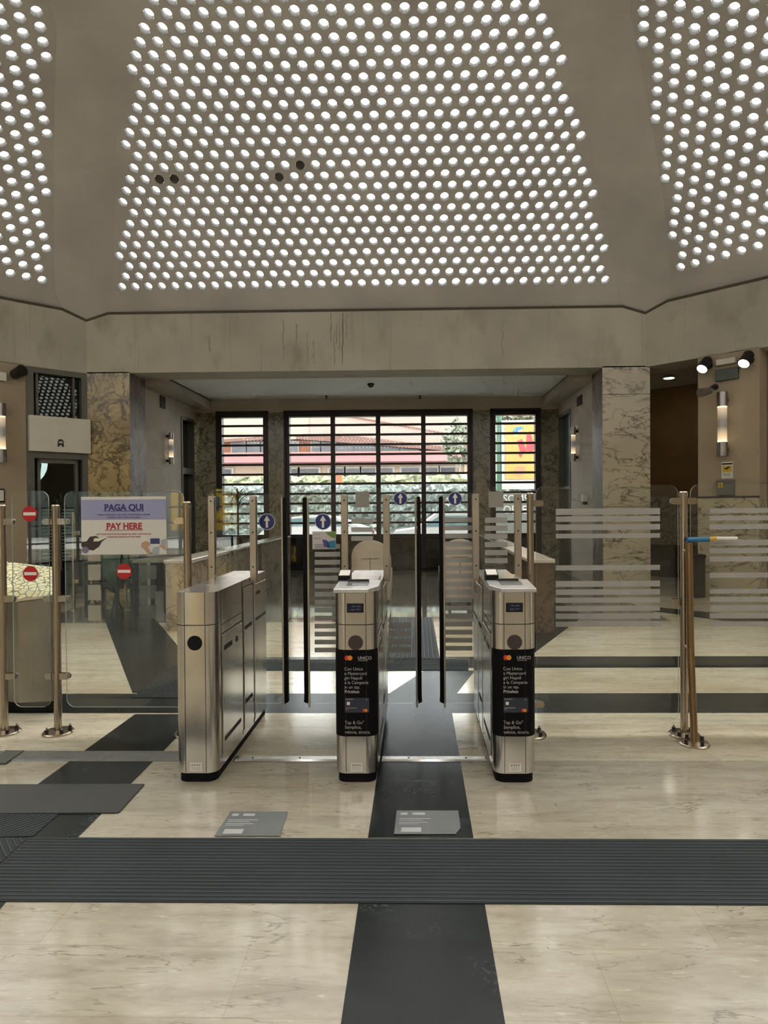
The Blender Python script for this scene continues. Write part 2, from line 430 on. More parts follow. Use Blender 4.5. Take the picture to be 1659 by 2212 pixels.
LS = [18.05,17.73,17.4,17.95,17.64,17.3,16.93,16.6,17.24,16.9,16.58,16.26,15.93,16.53,16.2,15.87,15.55,15.24,14.94,15.54,15.2,14.9,14.56]
def pan(face, x, r, z):
    """panel coordinates -> world; face 0 looks at the camera from the front, +1 turns right"""
    a = -face*PI/4
    v = Vector((x, r, 0)); c, s_ = math.cos(a), math.sin(a)
    return Vector((CEN.x + c*v.x - s_*v.y, CEN.y + s_*v.x + c*v.y, z))
NSEG = 16
lens_list = []   # (face, row, u, centre, normal_out)
BLOCK = {(0, 10, -13.0), (0, 10, -12.0), (0, 10, -5.0), (0, 11, -3.5)}
def front_border(k):
    t = k/NROW; return (18.9*(1-t)+(L0[-1]+0.9)*t)*P
def side_border(k):
    if k <= 22: return (18.9-3.3*k/22)*P
    t = (k-22)/(NROW-22); return (15.6*(1-t)+(L0[-1]+0.9)*t)*P
def edge(face, side, k):
    """half width of the perforated field at row line k; the two panels beside the front one are wider on their near edge"""
    if (face == 1 and side < 0) or (face == 7 and side > 0): return side_border(k)
    return front_border(k)
def rows(face, k):
    return {1: 0.22+1.03*k, 7: -0.16+1.035*k}.get(face, float(k)) if k < 26 else float(k)+{1: 1.0, 7: 0.75}.get(face, 0)
def row_x(face, k):
    L = L0[k]
    if face in (1, 7):
        near = LS[k]+(0.08 if face == 1 else -0.05) if k < len(LS) else side_border(k)/P-0.9-0.17*(k % 3)
        n = int(near+L)+1; sg = -1 if face == 1 else 1
        return sorted(sg*(near-j)*P for j in range(n))
    return [(-L+j)*P for j in range(int(round(2*L))+1)]
def build_panel(face, mb, holes):
    for k in range(NROW):
        sc_ = rows(face, k); s0 = (rows(face, k-1)+sc_)/2 if k else sc_-0.5; s1 = (sc_+rows(face, k+1))/2
        r0_, z0_, _ = pf(s0); r1_, z1_, _ = pf(s1)
        rc, zc, sl = pf(sc_)
        up = Vector((0, -math.cos(sl), math.sin(sl)))      # local (x, r, z) direction up the slope (towards the axis)
        nout = Vector((0, math.sin(sl), math.cos(sl)))     # outward
        xs = row_x(face, k)
        nw = pan(face, 0, nout.y, 0) - pan(face, 0, 0, 0); nw.z = nout.z; nw.normalize()
        for x in xs:
            C = pan(face, x, rc, zc)
            lens_list.append((face, k, round(x/P*2)/2, C, nw))
            if holes:
                vs = []
                for q in range(NSEG):
                    t = 2*PI*q/NSEG; c_, s_ = math.cos(t), math.sin(t)
                    vs.append(pan(face, x+RL*c_, rc+up.y*RL*s_, zc+up.z*RL*s_))
                for q in range(NSEG):
                    t = 2*PI*q/NSEG; c_, s_ = math.cos(t), math.sin(t)
                    m = max(abs(c_), abs(s_)); bx, by = c_/m*P/2, s_/m
                    rr = rc + (r1_-rc)*by if by > 0 else rc + (r0_-rc)*(-by)
                    zz = zc + (z1_-zc)*by if by > 0 else zc + (z0_-zc)*(-by)
                    vs.append(pan(face, x+bx, rr, zz))
                mb.add(vs, [(q, NSEG+q, NSEG+(q+1) % NSEG, (q+1) % NSEG) for q in range(NSEG)], CONC)
        wl, wr = xs[0]-P/2, xs[-1]+P/2
        if not holes:
            for xa, xb in ((wl, wr),): mb.add([pan(face, xa, r0_, z0_), pan(face, xb, r0_, z0_), pan(face, xb, rc, zc), pan(face, xb, r1_, z1_), pan(face, xa, r1_, z1_), pan(face, xa, rc, zc)], [(0, 1, 2, 5), (5, 2, 3, 4)], CONC)
        for sg, w in ((-1, wl), (1, wr)):
            b0, b1 = sg*edge(face, sg, k), sg*edge(face, sg, k+1)
            mb.add([pan(face, w, r0_, z0_), pan(face, b0, r0_, z0_), pan(face, (b0+b1)/2, rc, zc), pan(face, b1, r1_, z1_), pan(face, w, r1_, z1_), pan(face, w, rc, zc)], [(0, 1, 2, 5), (5, 2, 3, 4)], CONC)
def rowline(face, k):
    if k == 0: return pf(rows(face, 0)-0.5)
    return pf((rows(face, k-1)+rows(face, k))/2)
dome = MB()
for face in range(8):
    build_panel(face, dome, face in (0, 1, 7))
# lower skirt under row 0, ribs between panels, top cap
CW = 4.80
for face in range(8):
    r0_, z0_, _ = rowline(face, 0); bl_, br_ = edge(face, -1, 0), edge(face, 1, 0)
    dome.quad(pan(face, -CW, BASE_R, BASE_Z), pan(face, CW, BASE_R, BASE_Z), pan(face, br_, r0_, z0_), pan(face, -bl_, r0_, z0_), CONC)
    nx = (face+1) % 8
    rn, zn, _ = rowline(nx, 0); bn = edge(nx, -1, 0)
    # V-shaped foot of the rib
    tip = pan(face, HALF, APO+0.03, 5.12)
    A_, B_ = pan(face, CW, BASE_R, BASE_Z), pan(nx, -CW, BASE_R, BASE_Z)
    dome.add([tip, A_, pan(face, br_, r0_, z0_), pan(nx, -bn, rn, zn), B_], [(0, 1, 2), (0, 2, 3), (0, 3, 4)], CONC)
    ML = []
    for k in range(2*NROW+1):
        def P_(f_, sg):
            if k % 2 == 0: ra, za, _ = rowline(f_, k//2); e_ = edge(f_, sg, k//2)
            else: ra, za, _ = pf(rows(f_, k//2)); e_ = (edge(f_, sg, k//2)+edge(f_, sg, k//2+1))/2
            return pan(f_, sg*e_, ra, za)
        ML.append((P_(face, 1), P_(nx, -1)))
    for (a1_, b1_), (a2_, b2_) in zip(ML, ML[1:]): dome.quad(a1_, b1_, b2_, a2_, CONC)
ring = []
for face in range(8):
    rt, zt_, _ = rowline(face, NROW); ring += [pan(face, -edge(face, -1, NROW), rt, zt_), pan(face, edge(face, 1, NROW), rt, zt_)]
ring = ring[::-1]
apex = Vector((CEN.x, CEN.y, zt_+0.5))
dome.add(ring+[apex], [(i, (i+1) % 16, 16) for i in range(16)], CONC)
dome_o = struct(dome.build('ceiling_vault'))
dome_o['label'] = 'grey concrete vault of eight perforated panels with plain ribs between them'

# lenses -------------------------------------------------------------
def lens_mesh(name, emat, n=14, D=0.125):
    mb = MB()
    ci = lambda r, z: [Vector((r*math.cos(2*PI*i/n), r*math.sin(2*PI*i/n), z)) for i in range(n)]
    a, b = ci(RL*0.995, -0.004), ci(RL*0.98, D)
    mb.add(a+b, [(i, n+i, n+(i+1) % n, (i+1) % n) for i in range(n)], LENSG)
    mb.add(b, [tuple(range(n))], emat)
    return mb
proto = lens_mesh('glass_lens', LENSE).build('glass_lens', smooth=True)
blk = lens_mesh('glass_lens', LENSD, 14, 0.035).build('glass_lens', smooth=True)
lens_me = proto.data; blk_me = blk.data
bpy.data.objects.remove(proto); bpy.data.objects.remove(blk)
def lens_matrix(C, nw):
    z_ = nw.normalized(); x_ = Vector((0, 0, 1)).cross(z_).normalized(); y_ = z_.cross(x_)
    m = Matrix((x_, y_, z_)).transposed().to_4x4(); m.translation = C; return m
vis, rest = [], []
for L in lens_list:
    px, py, dz = proj(L[3])
    if dz > 0 and -12 < px < W+12 and -12 < py < 720 and L[0] in (0, 1, 7): vis.append((dz, L))
    else: rest.append(L)
vis.sort(key=lambda t: t[0])
spec = [L for d, L in vis if (L[0], L[1], L[2]) in BLOCK]
ind = [L for d, L in vis if (L[0], L[1], L[2]) not in BLOCK]
ind, more = ind[:296], ind[296:]
blabels = {(-13.0, 10): 'blocked dark lens near the middle panel\'s left edge, left one of a pair',
           (-12.0, 10): 'blocked dark lens near the middle panel\'s left edge, right one of a pair',
           (-5.0, 10): 'blocked dark lens near the middle of the panel, lower one of a diagonal two',
           (-3.5, 11): 'blocked dark lens near the middle of the panel, upper one of a diagonal two'}
for L in spec:
    o = bpy.data.objects.new('glass_lens', blk_me); COL.objects.link(o); o.matrix_world = lens_matrix(L[3], L[4])
    tag(o, blabels[(L[2], L[1])], 'skylight lens', 'round glass lenses in the vault')
for L in ind:
    o = bpy.data.objects.new('glass_lens', lens_me); COL.objects.link(o); o.matrix_world = lens_matrix(L[3], L[4])
    tag(o, 'bright round glass lens in the upper rows of the concrete vault', 'skylight lens', 'round glass lenses in the vault')
tm = MB()
tv = [v.co.copy() for v in lens_me.vertices]; tf = [tuple(p.vertices) for p in lens_me.polygons]; tmi = [p.material_index for p in lens_me.polygons]
mlist = list(lens_me.materials)
def stamp(mb, L):
    Mx = lens_matrix(L[3], L[4]); vs = [Mx @ v for v in tv]; o = len(mb.v); mb.v += [tuple(v) for v in vs]
    for m_ in mlist: mb.mi(m_)
    for f, mi in zip(tf, tmi): mb.f.append(tuple(o+k for k in f)); mb.m.append(mb.mi(mlist[mi]))
for L in more + [l for l in rest if l[0] in (0, 1, 7)]: stamp(tm, L)
for L in rest:
    if L[0] in (0, 1, 7): continue
    Mx = lens_matrix(L[3], -L[4])
    tm.add([Mx @ Vector((RL*math.cos(2*PI*i/6), RL*math.sin(2*PI*i/6), 0.02)) for i in range(6)], [tuple(range(6))], LENSR)
so = tm.build('glass_lenses', smooth=True)
tag(so, 'all the smaller round glass lenses in lower rows and side panels of the vault', 'skylight lens', 'round glass lenses in the vault', 'stuff')

# beams and walls of the octagon --------------------------------------------
def seg(face, x0, x1, r, z0, z1, mb, mat, thick=0.3):
    a, b, c, d = pan(face, x0, r, z0), pan(face, x1, r, z0), pan(face, x1, r, z1), pan(face, x0, r, z1)
    off = pan(face, 0, thick, 0)-pan(face, 0, 0, 0)
    mb.prism([a, b, c, d], off, mat)
beam_names = {0: 'wall_beam_front', 1: 'wall_beam_right', 7: 'wall_beam_left'}
for face in range(8):
    mb = MB(); th = 0.7
    o1, o2 = HALF, HALF*(APO+th)/APO
    vs = [pan(face, -o1, APO, ZB), pan(face, o1, APO, ZB), pan(face, o1, APO, ZT), pan(face, -o1, APO, ZT),
          pan(face, -o2, APO+th, ZB), pan(face, o2, APO+th, ZB), pan(face, o2, APO+th, ZT), pan(face, -o2, APO+th, ZT)]
    # the front face ends under the V feet of the ribs
    vs += [pan(face, CW, APO, ZT), pan(face, -CW, APO, ZT), pan(face, o1, APO, 5.12), pan(face, -o1, APO, 5.12)]
    mb.add(vs, [(0, 1, 10, 8, 9, 11), (0, 4, 5, 1), (4, 7, 6, 5), (0, 11, 4), (1, 5, 10), (9, 8, 6, 7), (8, 10, 5, 6), (9, 7, 4, 11)], BEAM)
    o = struct(mb.build(beam_names.get(face, 'wall_beam_rear')))
    # dark raised strip painting in the shadow line between vault and beam
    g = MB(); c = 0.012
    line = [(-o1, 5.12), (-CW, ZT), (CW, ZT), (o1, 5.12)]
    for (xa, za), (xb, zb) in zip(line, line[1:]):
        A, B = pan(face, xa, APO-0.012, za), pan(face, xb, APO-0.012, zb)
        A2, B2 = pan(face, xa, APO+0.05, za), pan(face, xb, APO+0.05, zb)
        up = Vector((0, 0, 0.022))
        g.add([A-up, B-up, B+up, A+up, A2-up, B2-up, B2+up, A2+up], [(0, 1, 2, 3), (0, 4, 5, 1), (3, 2, 6, 7)], DARKLINE)
    struct(g.build('trim_shadow_strip'))
cr = MB(); ST1 = plain('crack_dark', lin(84, 76, 62), 0.9); ST2 = plain('drip_stain', lin(158, 150, 134), 0.9, var=0.15, scale=30)
def streak(px, y0, y1, w, mat, wob=1.5):
    rnd = random.Random(int(px*7)); n = 9; L_ = []; R_ = []
    for i_ in range(n+1):
        yy = y0+(y1-y0)*i_/n; d = rnd.uniform(-wob, wob); ww = w*(0.4+0.6*rnd.random())*(1 if i_ < n else 0.3)
        a_, b2 = at(px+d-ww, yy, YFB), at(px+d+ww, yy, YFB); L_.append((a_.x, YFB, a_.z)); R_.append((b2.x, YFB, b2.z))
    cr.add(L_+R_, [(i_, n+1+i_, n+2+i_, i_+1) for i_ in range(n)], mat)
YFB = CEN.y+APO-0.0015
for a_ in ((740, 676, 790, 0.9, ST1), (715, 676, 740, 0.7, ST1), (733, 690, 760, 1.6, ST2), (727, 700, 745, 2.2, ST2), (748, 680, 730, 1.8, ST2), (722, 715, 790, 1.5, ST2), (612, 690, 780, 2.2, ST2), (640, 700, 770, 2.0, ST2), (664, 720, 790, 1.6, ST2), (678, 735, 788, 1.4, ST2), (452, 725, 760, 3, ST2), (1085, 690, 780, 1.5, ST2)): streak(*a_)
struct(cr.build('trim_stains'))
# front corner columns
def colbox(name, pts, z0, z1, mats):
    """vertical prism with one material per side"""
    mb = MB(); n = len(pts)
    for i in range(n):
        a, b = pts[i], pts[(i+1) % n]
        mb.quad((a[0], a[1], z0), (b[0], b[1], z0), (b[0], b[1], z1), (a[0], a[1], z1), mats[i])
    return struct(mb.build(name))
YF = 12.10; YB = 12.80; YW = 15.90
XL, XR = -5.44, 3.46
colL = colbox('wall_pier_left', [(-6.19, YF), (-5.38, YF), (-5.38, YB), (-5.44, YB), (-6.19, YB)], 0, ZB+0.02, [MARBLE_L, MARBLE_S, MARBLE_S, MARBLE_S, MARBLE_L])
colR = colbox('wall_pier_right', [(3.455, YF), (4.33, YF), (4.33, YB), (3.455, YB)], 0, ZB+0.02, [MARBLE_R, PLASTER, MARBLE_R, MARBLE_S])
for nm, x0, x1 in (('trim_joint', 3.455, 4.335),):
    mb = MB()
    for zz in (1.55, 3.63): mb.box(x0, YF-0.004, zz-0.004, x1, YF, zz+0.004, SEAM)
    struct(mb.build(nm))
# alcove
ZC = 4.24
mb = MB(); mb.box(-6.3, YB, ZC, 4.4, YW+0.4, ZC+0.2, CEILM); struct(mb.build('ceiling_alcove'))
for sg, x0, x1 in ((0, XL, XL+0.39), (1, XR-0.36, XR)):
    mb = MB(); mb.box(x0, YB, 4.02, x1, YW, ZC+0.01, ALC)
    mb.box((x1 if sg == 0 else x0)-0.006, YB, ZC-0.03, (x1 if sg == 0 else x0)+0.006, YW, ZC-0.01, DARKLINE)
    struct(mb.build('trim_cornice_left' if sg == 0 else 'trim_cornice_right'))
# side walls (with their door openings just before the window wall)
mb = MB(); mb.box(XL-0.3, YB, 0, XL, 14.9, ZC+0.02, ALC); mb.box(XL-0.3, 14.9, 3.72, XL, YW, ZC+0.02, ALC); struct(mb.build('wall_alcove_left'))
mb = MB(); mb.box(XR, YB, 0, XR+0.86, 14.6, ZC+0.02, ALC); mb.box(XR, 14.6, 3.75, XR+0.3, YW, ZC+0.02, ALC); struct(mb.build('wall_alcove_right'))
# left side door: grey frame, two dark panes
dl = struct(MB().box(XL-0.2, 14.9, 0, XL-0.12, 15.75, 3.72, DGLASS).build('door_1'))
mb = MB()
for (y0, y1, z0, z1) in ((14.9, 14.98, 0, 3.72), (15.67, 15.75, 0, 3.72), (14.98, 15.67, 3.64, 3.72), (14.98, 15.67, 2.38, 2.52), (14.98, 15.67, 0, 0.1)):
    mb.box(XL-0.22, y0, z0, XL+0.02, y1, z1, GREYFR)
mb.build('door_frame', dl)
dr = struct(MB().box(XR+0.1, 14.6, 0, XR+0.16, 15.75, 3.75, TEAL).build('door_2'))
mb = MB()
for (y0, y1, z0, z1) in ((14.6, 14.68, 0, 3.75), (15.67, 15.75, 0, 3.75), (14.68, 15.67, 3.67, 3.75), (14.68, 15.67, 1.95, 2.0)):
    mb.box(XR-0.02, y0, z0, XR+0.2, y1, z1, GREYFR)
mb.build('door_frame', dr)

# window wall ---------------------------------------------------------------
def wx(px): return at(px, 1000, YW).x
def wz(py, px=820): return at(px, py, YW).z
wins = [(470, 577, 0), (616, 1019, 3), (1062, 1166, 0)]
ZWT = wz(888); ZWB = wz(1157)
mb = MB()
edges = [XL-0.3] + [wx(v) for w_ in wins for v in w_[:2]] + [XR+0.3]
for i in range(0, len(edges), 2): mb.box(edges[i], YW, 0, edges[i+1], YW+0.35, ZWT, MARBLE_P)
struct(mb.build('wall_window'))
mb = MB(); mb.box(XL-0.3, YW, ZWT, XR+0.3, YW+0.35, ZC+0.05, ALC); struct(mb.build('wall_lintel'))
for wi, (pa, pb, nm) in enumerate(wins):
    xa, xb = wx(pa), wx(pb); fwid = 0.10
    g = struct(MB().box(xa, YW+0.16, ZWB, xb, YW+0.17, ZWT, WGLASS).build('window_%d' % (wi+1)))
    f = MB()
    y0, y1 = YW+0.02, YW+0.22
    f.box(xa, y0, 0, xa+fwid, y1, ZWT, DKMETAL); f.box(xb-fwid, y0, 0, xb, y1, ZWT, DKMETAL)
    f.box(xa+fwid, y0, ZWT-0.12, xb-fwid, y1, ZWT, DKMETAL); f.box(xa+fwid, y0, ZWB-0.06, xb-fwid, y1, ZWB+0.04, DKMETAL)
    f.box(xa-0.03, YW-0.03, 0, xa+0.02, YW+0.05, ZWT+0.03, DKMETAL); f.box(xb-0.02, YW-0.03, 0, xb+0.03, YW+0.05, ZWT+0.03, DKMETAL); f.box(xa-0.03, YW-0.03, ZWT-0.02, xb+0.03, YW+0.05, ZWT+0.03, DKMETAL)
    f.build('window_frame', g)
    b = MB(); zz = ZWT-0.12-0.205
    while zz > ZWB+0.1:
        b.box(xa+fwid, YW+0.05, zz-0.026, xb-fwid, YW+0.12, zz+0.026, DKMETAL); zz -= 0.241
    b.build('window_bars', g)
    if nm:
        for px in (719, 817, 915):
            x = wx(px); MB().box(x-0.055, YW+0.03, 0.05, x+0.055, YW+0.14, ZWT-0.1, DKMETAL).build('mullion', g)
    MB().box(xa+fwid, YW+0.08, 0.0, xb-fwid, YW+0.13, ZWB-0.05, DGLASS).build('kick_panel', g)
    MB().box(xa+fwid, YW+0.05, 0.0, xb-fwid, YW+0.09, 0.10, BLACK).build('kick_rail', g)

# ------------------------------------------------------------------ floor
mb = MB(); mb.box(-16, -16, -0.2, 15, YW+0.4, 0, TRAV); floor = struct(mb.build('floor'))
def inlay(pts, name='floor_band', mat=SLATE, z=0.0012):
    b = MB(); b.poly([(p[0], p[1], z) for p in pts], mat); o = struct(b.build(name, floor)); return o
def fp(*pp): return [fl(a, b) for a, b in pp]
XS0, XS1 = -0.245, 0.262
Yn, Yf_ = fl(829, 1948).y, fl(829, 1810).y
inlay([(XS0, 0.6), (XS1, 0.6), (XS1, Yn), (XS0, Yn)])
inlay([(XS0, Yf_), (XS1, Yf_), (XS1, 4.98), (XS0, 4.98)])
B2a, B2b = 4.98, 5.50; B1a, B1b = 6.36, 6.83
inlay([(-13, B2a), (11, B2a), (11, B2b), (-13, B2b)])
inlay([(-2.6, B1a), (11, B1a), (11, B1b), (-2.6, B1b)])
# diamond in front of the far band
inlay(fp((838, 1500), (916, 1449), (1026, 1449), (985, 1500)), z=0.0016)
# diagonal bands left: near leg and far leg of the chevron
inlay(fp((-80, 1810), (168, 1810), (395, 1580), (398, 1543), (292, 1543)) , z=0.0016)
inlay(fp((218, 1318), (308, 1305), (470, 1497), (286, 1497)), z=0.0016)
# diagonal right, far
inlay(fp((1100, 1447), (1142, 1420), (1262, 1330), (1205, 1300), (1100, 1338)), z=0.0016)
# octagon border line on the right floor
inlay(fp((1385, 1308), (1480, 1318), (1659, 1332), (1659, 1346), (1560, 1341), (1385, 1317)), z=0.0016)
# near left corner diagonal
inlay(fp((-60, 1948), (14, 1948), (-60, 2040)), z=0.0016)
# dark landing by the windows
inlay([(XL, 8.9), (XR, 8.9), (XR, YW), (XL, YW)], mat=LAND, z=0.0013)

# tactile strips --------------------------------------------------------------
def ribs(pts, direction, pitch, name, label, z=0.004, h=0.0035, mat=TACT):
    """flat ribbed sheet over the convex quad pts, ribs run along direction"""
    b = MB(); b.prism([(p[0], p[1], 0.0005) for p in pts], (0, 0, z), mat)
    d = Vector((direction[0], direction[1])).normalized(); n = Vector((-d.y, d.x))
    P2 = [Vector((p[0], p[1])) for p in pts]
    t0, t1 = min(p.dot(n) for p in P2), max(p.dot(n) for p in P2)
    t = t0+pitch*0.5
    while t < t1:
        hits = []
        for a, c in zip(P2, P2[1:]+P2[:1]):
            da, dc = a.dot(n)-t, c.dot(n)-t
            if da*dc < 0: hits.append((a+(c-a)*(da/(da-dc))).dot(d))
        if len(hits) == 2:
            s0, s1 = min(hits)+0.008, max(hits)-0.008
            if s1 > s0:
                w = pitch*0.22
                q = [d*s0+n*(t-w), d*s1+n*(t-w), d*s1+n*(t+w), d*s0+n*(t+w)]
                q2 = [d*s0+n*(t-w*0.5), d*s1+n*(t-w*0.5), d*s1+n*(t+w*0.5), d*s0+n*(t+w*0.5)]
                vs = [(v.x, v.y, z) for v in q]+[(v.x, v.y, z+h) for v in q2]
                b.add(vs, [(0, 1, 5, 4), (1, 2, 6, 5), (2, 3, 7, 6), (3, 0, 4, 7)], mat); b.add(vs[4:], [(0, 1, 2, 3)], TACTR)
        t += pitch
    o = b.build(name); return tag(o, label, 'tactile paving', 'ribbed tactile floor strips')
ya, yb = fl(829, 1948), fl(829, 1810)
ca = fl(42, 1948); 
q2 = lambda a, b: tuple(fl(a, b)[:2])
ribs([q2(-70, 1948), (7.5, ya.y), (7.5, yb.y), q2(64, 1810.5), q2(-70, 1937)], (1, 0), 0.0265, 'tactile_strip', 'long dark ribbed tactile strip running across the whole near floor')
ribs([q2(-70, 1934), q2(61, 1811), q2(-70, 1811)], (0.66, -0.75), 0.0265, 'tactile_strip', 'dark tactile corner plate with diagonal ribs at the near left edge')
ribs([tuple(fl(-90, 1810)[:2]), tuple(fl(72, 1808)[:2]), tuple(fl(126, 1760)[:2]), tuple(fl(-40, 1760)[:2])], (0.62, 0.78), 0.0265, 'tactile_strip', 'short dark tactile strip with diagonal ribs against the plain grey mat')
ribs([tuple(fl(284, 1508)[:2]), tuple(fl(400, 1508)[:2]), tuple(fl(470, 1430)[:2]), tuple(fl(372, 1440)[:2])], (0.75, 0.66), 0.03, 'tactile_strip', 'grey tactile strip with diagonal ribs behind the leftmost gate cabinet', mat=SLATE)
ribs([tuple(fl(832, 1424)[:2]), tuple(fl(950, 1424)[:2]), tuple(fl(934, 1334)[:2]), tuple(fl(842, 1334)[:2])], (0, 1), 0.045, 'tactile_strip', 'tactile strip with ribs running away towards the big window', h=0.006)
ribs([tuple(fl(570, 1449)[:2]), tuple(fl(1012, 1449)[:2]), tuple(fl(1012, 1426)[:2]), tuple(fl(570, 1426)[:2])], (1, 0), 0.05, 'tactile_strip', 'tactile strip with ribs running across behind the open gate flaps', h=0.006)
mb = MB(); mb.prism([(p[0], p[1], 0.002) for p in fp((-60, 1697), (312, 1696), (262, 1752), (254, 1758), (-60, 1760))], (0, 0, 0.006), MATR)
tag(mb.build('floor_mat'), 'plain grey rubber mat covering the dark diagonal band on the left', 'mat')
# aluminium cable cover across the lanes
mb = MB()
Yr0, Yr1 = fl(829, 1646).y, fl(829, 1634).y
for xa, xb, lab, sc2 in ((-1.163, -0.485, 'shiny aluminium cover strip on the floor of the left gate lane', (-1.05, -0.75)), (-0.229, 0.428, 'shiny aluminium cover strip on the floor of the right gate lane', (-0.06, 0.3))):
    mb = MB(); mb.prism([(xa, Yr0, 0.0025), (xa, Yr0+0.02, 0.009), (xa, Yr1-0.02, 0.009), (xa, Yr1, 0.0025)], (xb-xa, 0, 0), STEELT)
    o = mb.build('cable_cover'); tag(o, lab, 'floor strip')
    for x in sc2: MB().cyl((x, (Yr0+Yr1)/2, 0.009), (x, (Yr0+Yr1)/2, 0.011), 0.006, SEAM, 8).build('screw', o)
mb = MB(); mb.prism([(-3.3, Yr0, 0.0), (-3.3, Yr0+0.015, 0.007), (-3.3, Yr1+0.07, 0.007), (-3.3, Yr1+0.09, 0)], (1.9, 0, 0), plain('worn_cover', lin(104, 104, 98), 0.5, 0.4, var=0.15, scale=20))
tag(mb.build('cable_cover'), 'dull worn grey cover strip left of the leftmost gate cabinet', 'floor strip')
mb = MB(); q = fp((-20, 1653), (12, 1652), (52, 1625), (12, 1624)); mb.prism([(p[0], p[1], 0.002) for p in q], (0, 0, 0.01), plain('hatch', lin(84, 86, 78), 0.6, 0.3))
tag(mb.build('floor_hatch'), 'small grey metal hatch plate at the left end of the cover strip', 'hatch')
# floor stickers with faint print
FST = plain('floor_sticker', lin(112, 114, 112), 0.25, var=0.1)
for (q, lab) in ((((463, 1808), (605, 1808), (621, 1755), (498, 1755)), 'grey printed floor sticker on pale stone, left of the dark strip'),
                 (((851, 1804), (984, 1804), (995, 1790), (990, 1753), (857, 1753)), 'grey printed floor sticker lying on the dark central strip')):
    pts = fp(*q); b = MB(); b.prism([(p[0], p[1], 0.0045) for p in pts], (0, 0, 0.0012), FST); o = b.build('floor_sticker')
    tag(o, lab, 'sticker', 'printed floor stickers in front of the gates')
    def loc(u, v):
        a, b_, c, d = pts[0], pts[1], pts[-2], pts[-1]
        if len(pts) == 5: b_ = fl(998, 1804)
        return a*(1-u)*(1-v)+b_*u*(1-v)+c*u*v+d*(1-u)*v
    t = MB(); w = plain('sticker_print', lin(176, 176, 172), 0.5)
    for (u0_, u1_, v0_, v1_) in ((0.07, 0.18, 0.8, 0.9), (0.26, 0.46, 0.8, 0.9), (0.06, 0.55, 0.62, 0.645), (0.06, 0.42, 0.55, 0.575), (0.06, 0.5, 0.46, 0.485), (0.06, 0.36, 0.4, 0.42), (0.1, 0.4, 0.08, 0.26)):
        qd = [loc(u0_, v0_), loc(u1_, v0_), loc(u1_, v1_), loc(u0_, v1_)]
        t.poly([(p.x, p.y, 0.0062) for p in qd], w)
    t.build('print', o)

# ------------------------------------------------------------------ ticket gates
YG = 4.52      # plane of the glass
def body_outline(x0, x1, y0, y1, r, inset=0.0):
    x0 += inset; x1 -= inset; y0 += inset; y1 -= inset
    pts = rrect(x0, y0, x1, y1, r, 8, (1, 1, 0, 0))
    return pts
def extr(mb, pts, z0, z1, mat, capmat=None):
    return mb.prism([(x, y, z0) for x, y in pts], (0, 0, z1-z0), mat, capmat)
def glass_sheet(name, x0, x1, z0, z1, y, parent, r=0.06, corners=(0, 0, 1, 1), th=0.010):
    b = MB(); pts = rrect(x0, z0, x1, z1, r, 6, corners)
    b.prism([(a, y-th/2, c) for a, c in pts], (0, th, 0), GEDGE, GLASS)
    return b.build(name, parent)
def arrow_sticker(x, z, y, parent, rad=0.056):
    b = MB()
    b.cyl((x, y, z), (x, y-0.0012, z), rad, SWHITE, 32)
    b.cyl((x, y-0.0012, z), (x, y-0.002, z), rad*0.93, BLUE, 32)
    s = rad*0.93
    for pts in ([(-0.15, -0.78), (0.15, -0.78), (0.15, 0.15), (-0.15, 0.15)], [(-0.42, 0.12), (0.42, 0.12), (0, 0.82)]):
        b.poly([(x+a*s, y-0.0026, z+c*s) for a, c in pts], SWHITE)
    return b.build('arrow_sticker', parent)
def noentry(x, z, y, parent, rad=0.056):
    b = MB(); b.cyl((x, y, z), (x, y-0.0012, z), rad, RED, 32)
    b.poly([(x-rad*0.82, y-0.002, z-rad*0.2), (x+rad*0.82, y-0.002, z-rad*0.2), (x+rad*0.82, y-0.002, z+rad*0.2), (x-rad*0.82, y-0.002, z+rad*0.2)], SWHITE)
    return b.build('no_entry_sticker', parent)
def bars_px(xa, xb, ys, Y, parent, name='frosted_stripes', mat=FROST, dy=-0.007):
    b = MB()
    for y0, y1 in ys:
        p, q = at(xa, y0, Y), at(xb, y1, Y)
        b.box(p.x, Y+dy-0.0008, q.z, q.x, Y+dy, p.z, mat)
    return b.build(name, parent)

